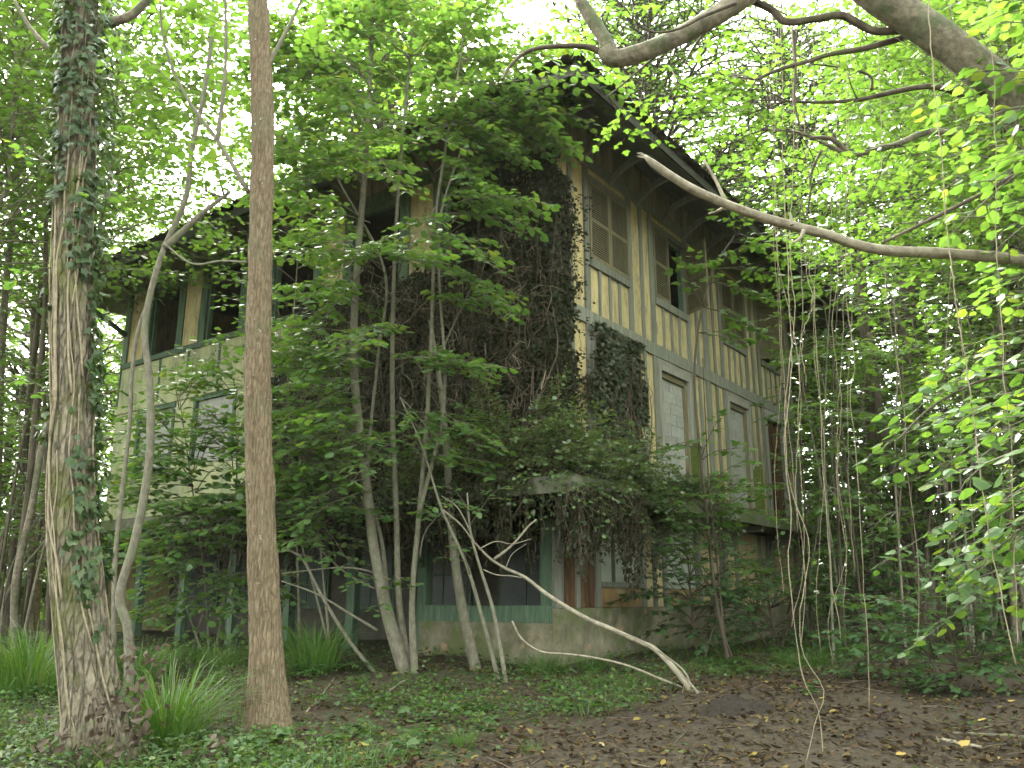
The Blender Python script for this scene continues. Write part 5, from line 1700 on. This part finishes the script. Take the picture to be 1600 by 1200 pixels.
# coppice clumps: sheaves of thin stems
def coppice_meshes(seed, n, H):
    r = np.random.default_rng(seed)
    stems, W, L = [], [], Leaves()
    for k in range(n):
        az, ln = r.uniform(0, 6.28), r.uniform(.5, 1.9)
        b = np.array([math.cos(az), math.sin(az), 0]) * r.uniform(.05, .30)
        h = H * r.uniform(.7, 1.1)
        P = np.array([b + (0, 0, -.1), b * 1.6 + (0, 0, h * .3), b * 1.6 + np.array([math.cos(az) * ln * .5, math.sin(az) * ln * .5, h * .65]), b + np.array([math.cos(az) * ln, math.sin(az) * ln, h])])
        P[1:] += r.normal(0, .08, (3, 3))
        C_ = catmull(P, 24)
        ra = r.uniform(.018, .042)
        V, f, c = tubes_arrays([(C_, np.linspace(ra, ra * .35, 24))], 7)
        stems.append(make_mesh('coppice stem', V, f, c, True, M['bark_pale' if k % 3 else 'bark_grey']))
        for q in range(7):
            t = r.uniform(.42, 1)
            p = np.array([np.interp(t, np.linspace(0, 1, 24), C_[:, i]) for i in range(3)])
            a2 = r.uniform(0, 6.28)
            e = p + np.array([math.cos(a2), math.sin(a2), .25]) * r.uniform(.6, 1.3)
            spray(r, p, e, W, L, leaf=.12, gap=.22, tl=.5, r0=.008)
    V, f, c = tubes_arrays(W, 3)
    return stems, make_mesh('coppice twigs', V, f, c, True, M['bark_dark']), leaf_mesh('coppice leaves', L.arrays(), MID, M['leaf_wood'])


COP = [coppice_meshes(301, 11, 5.2), coppice_meshes(302, 9, 4.4), coppice_meshes(303, 13, 6.0)]
CS = [(0, 7.9, 16.6, 'sheaf of thin coppice stems at the end of the balcony'), (2, 9.3, 17.6, 'tall sheaf of thin stems next to the end of the balcony'), (1, 10.1, 15.6, 'loose sheaf of thin stems behind the hanging vines'), (0, 11.4, 18.2, 'sheaf of coppice stems beside the fat dark trunk'),
      (2, 8.7, 20.5, 'tall coppice clump in the gap behind the house end'), (1, 13.4, 17.2, 'loose coppice clump beyond the broad-leaved bush'), (2, 15.2, 20, 'tall coppice clump deep beyond the track'), (0, 12.6, 22, 'coppice clump farthest into the wood beyond the track'),
      (1, -9.6, 16.2, 'loose coppice clump beyond the grass tussock'), (0, -12.2, 18.5, 'coppice clump deep behind the ivy-clad trunk'), (2, -15, 17, 'tall coppice clump at the outer edge behind the grass tussock')]
for k, x, y, lab in CS:
    t = thing('coppice_hazel', lab, 'hazel', (x, y, float(gz(x, y))), tg.uniform(0, 6.28), 'coppice clumps in the wood')
    for me in COP[k][0]:
        link('stem', me, t)
    link('twig', COP[k][1], t, 'stuff')
    link('foliage', COP[k][2], t, 'stuff')


def pole_tree(lab, pts, Y, ra, bark, boughs=(), name='woodland_tree', leafm='leaf_wood', leaf=.13):
    P = path_px(pts, Y)
    P[0][2] = gz(P[0][0], P[0][1]) - .1
    t = thing(name, lab, 'tree', (P[0][0], P[0][1], float(gz(P[0][0], P[0][1]))), group='woodland trunks one can tell apart')
    tube_obj('trunk', shift([(catmull(P, 60), np.linspace(ra, ra * .55, 60))], t), M[bark], t, 18, ridge=.06, flare=.15, seed=int(Y * 7))
    Wx, Lx = [], Leaves()
    for b in boughs:
        spray(tr, at(b[0], b[1], Y), at(b[2], b[3], Y + tr.uniform(-1, 1)), Wx, Lx, leaf=leaf, gap=.3, tl=.8, r0=.014)
    if boughs:
        leaf_obj('crown', child_arr(Lx.arrays(), t), MID, M[leafm], t, 'stuff')
        tube_obj('branch', shift(Wx, t), M[bark], t, 4, 'stuff')
    return t


pole_tree('fat dark trunk standing among the coppice stems beyond the track', [(1445, 935), (1440, 850), (1436, 760), (1425, 650), (1420, 500), (1425, 300), (1430, 100), (1430, -200)], 24, .34, 'bark_dark', [(1420, 500, 1330, 430), (1422, 400, 1520, 350), (1425, 300, 1340, 240), (1425, 280, 1520, 200), (1430, 100, 1350, 60), (1430, 120, 1520, 40)])
pole_tree('dark forked trunk behind the end of the balcony', [(1358, 930), (1362, 860), (1366, 780), (1362, 640), (1350, 500), (1345, 380)], 18, .16, 'bark_dark', [(1360, 640, 1290, 600), (1350, 500, 1430, 470), (1348, 420, 1290, 380)])
pole_tree('leaning trunk crossing the coppice beyond the track', [(1445, 940), (1425, 880), (1410, 800), (1385, 700), (1368, 600), (1360, 520)], 16.5, .13, 'bark_dark', [(1385, 700, 1310, 680), (1368, 600, 1440, 560)])
pole_tree('thin straight dark trunk nearest the wood edge behind the tussock', [(20, 1010), (30, 880), (45, 760), (60, 600), (70, 480), (72, 300)], 14, .06, 'bark_dark', [(45, 760, 0, 700), (60, 600, 10, 560), (70, 480, 120, 430), (70, 400, 10, 360)])
pole_tree('dark trunk leaning away behind the ivy-clad trunk', [(15, 960), (22, 860), (34, 770), (44, 640), (60, 500), (64, 420)], 18, .09, 'bark_dark')
pole_tree('slim dark trunk close beside the ivy-clad trunk', [(80, 975), (78, 860), (72, 700), (68, 560), (70, 400)], 15, .045, 'bark_dark')
pole_tree('pale trunk in the bright clearing at the picture edge', [(-10, 940), (-5, 760), (0, 600), (10, 440), (25, 300), (30, 150), (28, -50)], 17, .09, 'bark_pale', [(10, 440, 60, 400), (25, 300, -20, 250), (30, 180, 80, 120)])
pole_tree('grey stem glimpsed between the dark trunks behind the tussock', [(52, 970), (50, 850), (55, 700), (50, 540), (58, 380)], 20, .09, 'bark_pale')

def pole_sapling(x, y, H, lab, grp, bark):
    r = np.random.default_rng(int(abs(x * 97 + y * 31)) % 9999)
    t = thing('thin_sapling', lab, 'sapling', (x, y, float(gz(x, y))), 0, grp)
    b = np.zeros(3)
    lx_, ly_ = r.normal(0, .09 * H, 2)
    P = catmull([b - Z3 * .1, (lx_ * .2, ly_ * .2, H * .35), (lx_ * .55 + r.normal(0, .1), ly_ * .6, H * .7), (lx_, ly_, H)], 22)
    ra = r.uniform(.018, .045)
    tube_obj('trunk', [(P, np.linspace(ra, ra * .3, 22))], M[bark], t, 7)
    W, L = [], Leaves()
    for q in range(int(H * 2.2)):
        k_ = int(r.uniform(6, 22))
        a2 = r.uniform(0, 6.28)
        spray(r, P[k_], P[k_] + np.array([math.cos(a2), math.sin(a2), r.uniform(-.1, .4)]) * r.uniform(.5, 1.1), W, L, leaf=.10, gap=.2, tl=.45, r0=.006)
    leaf_obj('foliage', L, MID, M['leaf_fresh' if r.random() < .6 else 'leaf_wood'], t, 'stuff')
    tube_obj('twig', W, M[bark], t, 3, 'stuff')


pk = np.random.default_rng(55)
for k in range(58):
    px_ = pk.uniform(1245, 1600)
    y = pk.uniform(13.2, 23)
    x = (px_ - 800) / 1368 * y
    pole_sapling(x, y, pk.uniform(3.0, 6.5), 'thin upright sapling in the thicket beyond the track', 'thin saplings in the thicket beyond the track', ['bark_grey', 'bark_dark', 'bark_pale'][k % 3])
for k in range(16):
    px_ = pk.uniform(-20, 85)
    y = pk.uniform(14, 24)
    x = (px_ - 800) / 1368 * y
    pole_sapling(x, y, pk.uniform(3.5, 7), 'thin upright sapling in the bright wood beyond the ivy-clad trunk', 'thin saplings beyond the ivy-clad trunk', ['bark_grey', 'bark_dark'][k % 2])

# far wood that reads as one mass
r = np.random.default_rng(9)
n = 90000
a = r.uniform(-1.15, 1.15, n)
d = r.uniform(30, 62, n)
h = r.uniform(0, 1, n) ** 2 * (11 + 5 * vnoise(a * 14, d * .06, 61))
keep = vnoise(a * 30, h * .5, 62) + .6 * smooth(7, 0, h) - .25 * (a < -.36) * smooth(3, 8, h) > .40
a, d, h = a[keep], d[keep], h[keep]
n = len(a)
P = np.stack([np.sin(a) * d, np.cos(a) * d, h * (1 - .0) + .3], -1)
leaf_obj('far_wood', (P, r.normal(0, 1, (n, 3)) - Z3 * .3, Z3 + r.normal(0, .6, (n, 3)), r.uniform(.3, .6, n)), MID, M['leaf_fresh'], None, 'stuff')
bpy.data.objects['far_wood']['label'] = 'distant wood seen as one green mass'

# ------------------------------------------------------------------ the forest floor
def in_house(x, y, m=.25):
    lx = (x - CORN[0]) * UR[0] + (y - CORN[1]) * UR[1]
    ly = (x - CORN[0]) * UL[0] + (y - CORN[1]) * UL[1]
    return (lx > -m) & (ly > -m)


def scatter(n, seed, dens, xr=(-12, 13), yr=(4.2, 20)):
    r = np.random.default_rng(seed)
    u = r.uniform(0, 1, n)
    y = yr[0] * (yr[1] / yr[0]) ** u            # even over the picture
    x = r.uniform(-1, 1, n) * (.68 * y + .5)
    k = (r.uniform(0, 1, n) < dens(x, y)) & ~in_house(x, y, .15)
    return x[k], y[k], r


def d_herb(x, y):
    t = track_amount(x, y)
    pat = smooth(.34, .62, vnoise(x * 1.3, y * 1.3, 71) * .6 + vnoise(x * 4, y * 4, 76) * .4)
    v = np.where(t < 0, .10 + .85 * pat, .10 * (t < .8) * pat + .10 * (vnoise(x * 1.5, y * 1.5, 72) > .72))
    return v * np.where(x > 4, .5, 1)


x, y, r = scatter(90000, 1, d_herb)
n = len(x)
hgt = r.uniform(.02, .11, n) * (1 + .8 * vnoise(x * 2, y * 2, 73))
P = np.stack([x, y, gz(x, y) + hgt], -1)
az = r.uniform(0, 6.28, n)
A = np.stack([np.cos(az), np.sin(az), r.normal(-.1, .25, n)], -1)
hb = leaf_obj('ground_cover', (P, A, Z3 + r.normal(0, .35, (n, 3)), r.uniform(.024, .058, n)), IVY, M['herb'], None, 'stuff')
hb['label'] = 'low green ground cover of ivy and herbs'
x, y, r = scatter(60000, 6, lambda x, y: d_herb(x, y) * smooth(.4, .7, vnoise(x * 1.1 + 7, y * 1.1, 78)))
n = len(x)
az = r.uniform(0, 6.28, n)
wd = leaf_obj('low_weeds', (np.stack([x, y, gz(x, y) + r.uniform(.03, .17, n)], -1), np.stack([np.cos(az), np.sin(az), r.normal(-.1, .3, n)], -1), Z3 + r.normal(0, .4, (n, 3)), r.uniform(.02, .06, n)), MID, M['grass'], None, 'stuff')
wd['label'] = 'pale small-leaved weeds standing above the ground cover'
x, y, r = scatter(60000, 8, lambda x, y: (track_amount(x, y) < .3) * smooth(.42, .72, vnoise(x * .8 + 3, y * .8, 79)))
n = len(x)
az = r.uniform(0, 6.28, n)
A = np.stack([np.cos(az) * .5, np.sin(az) * .5, np.ones(n)], -1) + r.normal(0, .2, (n, 3))
sg = leaf_obj('short_grass', (np.stack([x, y, gz(x, y) - .005], -1), A, np.stack([-np.cos(az), -np.sin(az), np.full(n, .5)], -1), r.uniform(.08, .24, n)), BLADE, M['grass'], None, 'stuff', wid=(1.2, 2.2))
sg['label'] = 'thin short grass among the ground cover'

x, y, r = scatter(52000, 2, lambda x, y: np.where(track_amount(x, y) > 0, .45 + .55 * vnoise(x * 1.1, y * 1.1, 75), .5))
n = len(x)
az = r.uniform(0, 6.28, n)
A = np.stack([np.cos(az), np.sin(az), r.normal(0, .15, n)], -1)
lt = leaf_obj('leaf_litter', (np.stack([x, y, gz(x, y) + r.uniform(.012, .03, n)], -1), A, Z3 + r.normal(0, .28, (n, 3)), r.uniform(.02, .08, n)), DRY, M['litter'], None, 'stuff')
lt['label'] = 'brown fallen leaves strewn over the soil'

# twigs in the litter
x, y, r = scatter(900, 4, lambda x, y: np.full(len(x), .8), yr=(4.5, 13))
Tw = []
for a_, b_ in zip(x, y):
    ln, th = r.uniform(.08, .45), r.uniform(0, 6.28)
    q = np.array([[a_ + math.cos(th) * ln * (k - 1) * .5 + r.normal(0, .01), b_ + math.sin(th) * ln * (k - 1) * .5 + r.normal(0, .01), 0] for k in range(3)])
    q[:, 2] = gz(q[:, 0], q[:, 1]) + .015 + r.uniform(0, .015)
    Tw.append((q, np.full(3, r.uniform(.0025, .007))))
tube_obj('twig_litter', Tw, M['twig'], None, 4, 'stuff')['label'] = 'small broken twigs in the leaf litter'
for lab, p0, p1, rr, mt in (('grey stick lying on the track beside yellow leaves', (1465, 1160), (1535, 1172), .02, 'deadwood'), ('mossy stick half sunk in the litter by the track edge', (1490, 1150), (1600, 1156), .016, 'bark_grey'), ('brown stick on the green cover below the pale stems', (600, 1090), (640, 1060), .012, 'deadwood'),
                            ('bent pale twig near the bare trunk', (478, 1115), (522, 1060), .01, 'vine'), ('thin stick lying along the dirt bank', (1290, 1180), (1330, 1172), .010, 'twig')):
    def g_at(px, py):
        d_ = ray(px, py)
        t_ = 3.0
        for _ in range(400):
            p_ = CAM + d_ * t_
            if p_[2] < gz(p_[0], p_[1]):
                break
            t_ += .05
        return p_
    a_, b_ = g_at(*p0), g_at(*p1)
    q = np.array([a_ * (1 - t_) + b_ * t_ for t_ in np.linspace(0, 1, 9)])
    q[:, 2] = gz(q[:, 0], q[:, 1]) + rr * .9
    q[1:-1, :2] += tr.normal(0, .015, (7, 2))
    t = tube_obj('fallen_stick', [(q - q[0], np.linspace(rr, rr * .6, 9))], M[mt], None, 8)
    t.location = q[0]
    tag(t, lab, 'stick', 'sticks on the forest floor')

# thin grass and tussocks
def blades(n, c, rad, hgt, r, lean_=.5):
    th = r.uniform(0, 6.28, n)
    d_ = rad * np.sqrt(r.uniform(0, 1, n))
    x_, y_ = c[0] + np.cos(th) * d_ * .6, c[1] + np.sin(th) * d_ * .6
    P_ = np.stack([x_, y_, gz(x_, y_) - .01], -1)
    A_ = np.stack([np.cos(th) * lean_ * r.uniform(.2, 1.3, n), np.sin(th) * lean_ * r.uniform(.2, 1.3, n), np.ones(n)], -1) + r.normal(0, .15, (n, 3))
    return P_, A_, np.stack([-np.cos(th), -np.sin(th), np.full(n, .5)], -1), hgt * r.uniform(.5, 1.15, n)


def gpoint(px, py):
    d_ = ray(px, py)
    t_ = 3.0
    for _ in range(800):
        p_ = CAM + d_ * t_
        if p_[2] < gz(p_[0], p_[1]):
            break
        t_ += .03
    return p_


for lab, px, py, rad, h_, n in (
        ('large arching grass tussock beside the ivy-clad trunk', 262, 1165, .45, .75, 240), ('dense grass tussock at the edge behind the ivy-clad trunk', 45, 1080, .9, .80, 420), ('dark grass tussock at the foot of the creeper front', 490, 1045, .55, .65, 220),
        ('small tuft of grass at the edge of the track', 722, 1168, .17, .20, 110), ('low tuft of grass beside small herbs', 830, 1178, .14, .15, 70), ('tufts of grass under the fallen branch', 850, 1052, .55, .32, 260),
        ('fine grass at the foot of the plinth', 925, 1048, .35, .32, 140), ('bright mown-looking grass strip beyond the track', 1260, 1040, .9, .26, 500), ('grass behind the hanging vines', 1330, 1025, .8, .26, 320), ('sparse grass between the two trunks', 335, 1040, .6, .40, 160), ('grass below the crooked sapling', 215, 1060, .6, .5, 160)):
    c = gpoint(px, py)
    P, A, Nn, S = blades(int(n * 1.7), c, rad, h_, tr)
    o = leaf_obj('grass_tuft', (P - c, A, Nn, S), BLADE, M['grass'], None)
    o.location = c
    tag(o, lab, 'grass', 'grass tufts on the forest floor')

# ferns
for lab, px, py, sc in (('fern spreading at the foot of the pale stems', 520, 1050, 1.0), ('fern beside the dark grass tussock', 455, 1060, .8), ('pale fern on the bank below the balcony', 1130, 1040, .9), ('fern at the foot of the far bushes', 1235, 1022, .9), ('small fern on the dirt bank', 1165, 1050, .7), ('broad-fronded plant on the green cover by the track', 745, 1110, .55)):
    c = gpoint(px, py)
    t = thing('fern', lab, 'fern', c, 0, 'ferns on the forest floor')
    for k in range(9):
        az = k * .7 + tr.uniform(-.2, .2)
        ln = sc * tr.uniform(.45, .7)
        s_ = np.linspace(0, 1, 12)
        hd = np.array([math.cos(az), math.sin(az), 0])
        ax = hd * (ln * s_)[:, None] + Z3 * (ln * (.75 * s_ - .75 * s_ ** 2.2))[:, None]
        L = Leaves()
        for i in range(1, 12):
            T = nrm(ax[i] - ax[i - 1])
            for sg in (-1, 1):
                sd_ = np.cross(Z3, hd) * sg
                L.add(ax[i:i + 1], (sd_ + T * .5)[None], Z3[None] + .1, np.array([ln * .34 * math.sin(math.pi * (.15 + .8 * s_[i]))]))
        P, A, Nn, S = L.arrays()
        o = leaf_obj('frond', (P, A, Nn, S), (np.array([(0, 0, 0), (.3, .16, -.03), (1, 0, -.15), (.3, -.16, -.03)]), [(0, 1, 2), (0, 2, 3)]), M['fern'], t)

# leafy seedlings standing out of the cover
for k, (px, py, s_) in enumerate([(640, 1130, .10), (665, 1160, .10), (560, 1150, .09), (600, 1120, .08), (520, 1170, .09), (690, 1130, .09), (630, 1180, .10), (450, 1190, .09), (880, 1110, .08), (940, 1120, .08), (980, 1110, .07), (230, 1140, .13), (205, 1120, .13), (420, 1170, .12), (1260, 1090, .10), (1430, 1080, .09), (700, 1080, .09), (860, 1080, .08), (560, 1080, .08), (160, 1190, .12), (320, 1190, .11), (380, 1185, .10), (270, 1190, .11), (750, 1140, .09)]):
    c = gpoint(px, py)
    n = 12
    az = tr.uniform(0, 6.28, n)
    rr = tr.uniform(.01, .10, n)
    P = np.stack([np.cos(az) * rr, np.sin(az) * rr, tr.uniform(.04, .16, n)], -1)
    A = np.stack([np.cos(az), np.sin(az), np.full(n, -.1)], -1) + tr.normal(0, .2, (n, 3))
    o = leaf_obj('seedling', (P, A, Z3 + tr.normal(0, .25, (n, 3)), s_ * tr.uniform(.7, 1.2, n)), MAPLE, M['herb'], None)
    o.location = c
    tag(o, 'small leafy seedling among the low ground cover', 'seedling', 'seedlings in the ground cover')

# larger single fallen leaves
YL = leaf_mat('yellow fallen leaf', [(.32, .26, .05), (.38, .33, .10), (.30, .20, .05), (.40, .36, .18)], trans=1.0, mix=.1, rough=.7, warm=(1, .9, .4))
ym = make_mesh('yellow leaf', LIME[0], np.concatenate([np.array(q) for q in LIME[1]]), [len(q) for q in LIME[1]], False, YL)
for px, py in [(553, 1112), (468, 1072), (893, 1106), (790, 1087), (1290, 1095), (1480, 1147), (1405, 1182), (1317, 1155), (1575, 1100), (1585, 1015), (1180, 1105), (812, 1140), (560, 1166), (480, 1185), (1500, 1170), (1380, 1165), (1530, 1130), (940, 1170), (1140, 1175), (1240, 1165), (1355, 1120), (1560, 1190), (620, 1098), (1010, 1080)]:
    c = gpoint(px, py)
    o = bpy.data.objects.new('fallen_leaf', ym)
    COL.objects.link(o)
    o.location = c + Z3 * .035
    o.rotation_euler = (tr.normal(0, .25), tr.normal(0, .25), tr.uniform(0, 6.28))
    s_ = tr.uniform(.055, .10)
    o.scale = (s_, s_, s_)
    tag(o, 'yellow fallen leaf lying on the forest floor', 'leaf', 'yellow leaves on the forest floor')

# curled dead leaves hanging on a dry stem at the ivy-clad trunk
dl = thing('dead_leaf_clump', 'withered stems with curled purple-brown leaves leaning on the ivy-clad trunk', 'plant', gpoint(190, 1190))
Wx, Lx = [], Leaves()
for pts in ([(185, 1195), (180, 1120), (195, 1060), (215, 1010)], [(190, 1195), (215, 1110), (230, 1060), (246, 1020)], [(195, 1195), (230, 1130), (240, 1110)], [(170, 1195), (110, 1150), (60, 1180)], [(180, 1195), (160, 1140), (150, 1090)], [(320, 1190), (330, 1180), (345, 1165)]):
    P = catmull(path_px(pts, 6.45), 20)
    Wx.append((P, np.linspace(.006, .003, 20)))
    m = 34
    i = tr.integers(4, 20, m)
    Lx.add(P[i] + tr.normal(0, .05, (m, 3)), -Z3 * .8 + tr.normal(0, .7, (m, 3)), tr.normal(0, 1, (m, 3)), tr.uniform(.045, .09, m))
leaf_parts('leaf', Lx.arrays(), DRY, M['dead_leaf'], dl, 120)
tube_obj('stem', shift(Wx, dl), M['twig'], dl, 5, 'stuff')

# mound of dark soil by the butt of the fallen branch
c = gpoint(1155, 1112)
u = np.linspace(-1, 1, 24)
UX, UY = np.meshgrid(u, u)
rr_ = np.sqrt(UX ** 2 + UY ** 2)
H_ = .15 * np.clip(1 - rr_, 0, 1) ** .8 * (1 + .9 * (vnoise(UX * 4 + 9, UY * 4, 81) - .5)) + .03 * (vnoise(UX * 9, UY * 9, 82) - .5) - .03
PX, PY = UX * .48, UY * .36
V = np.stack([PX, PY, gz(PX + c[0], PY + c[1]) - c[2] + H_], -1).reshape(-1, 3)
i, j = np.meshgrid(np.arange(23), np.arange(23))
q = np.stack([j * 24 + i, j * 24 + i + 1, (j + 1) * 24 + i + 1, (j + 1) * 24 + i], -1).reshape(-1, 4)
o = link('soil_mound', make_mesh('soil mound', V, q.ravel(), np.full(len(q), 4), True, M['black_soil']))
o.location = c
tag(o, 'small mound of black soil by the butt of the fallen branch', 'mound')

# ------------------------------------------------------------------ thin haze added as a lens-like veil to lift the shadows
hm, nt, out = newmat('added veil haze')
pv = N(nt, 'VolumePrincipled')
pv.inputs['Color'].default_value = (.97, 1.0, .95, 1)
pv.inputs['Density'].default_value = HAZE
pv.inputs['Anisotropy'].default_value = .3
nt.links.new(pv.outputs[0], out.inputs['Volume'])
mb = MB()
mb.box(-102, 102, -42, 112, -2.5, 36)
mb.build('haze', hm, None, 'stuff')
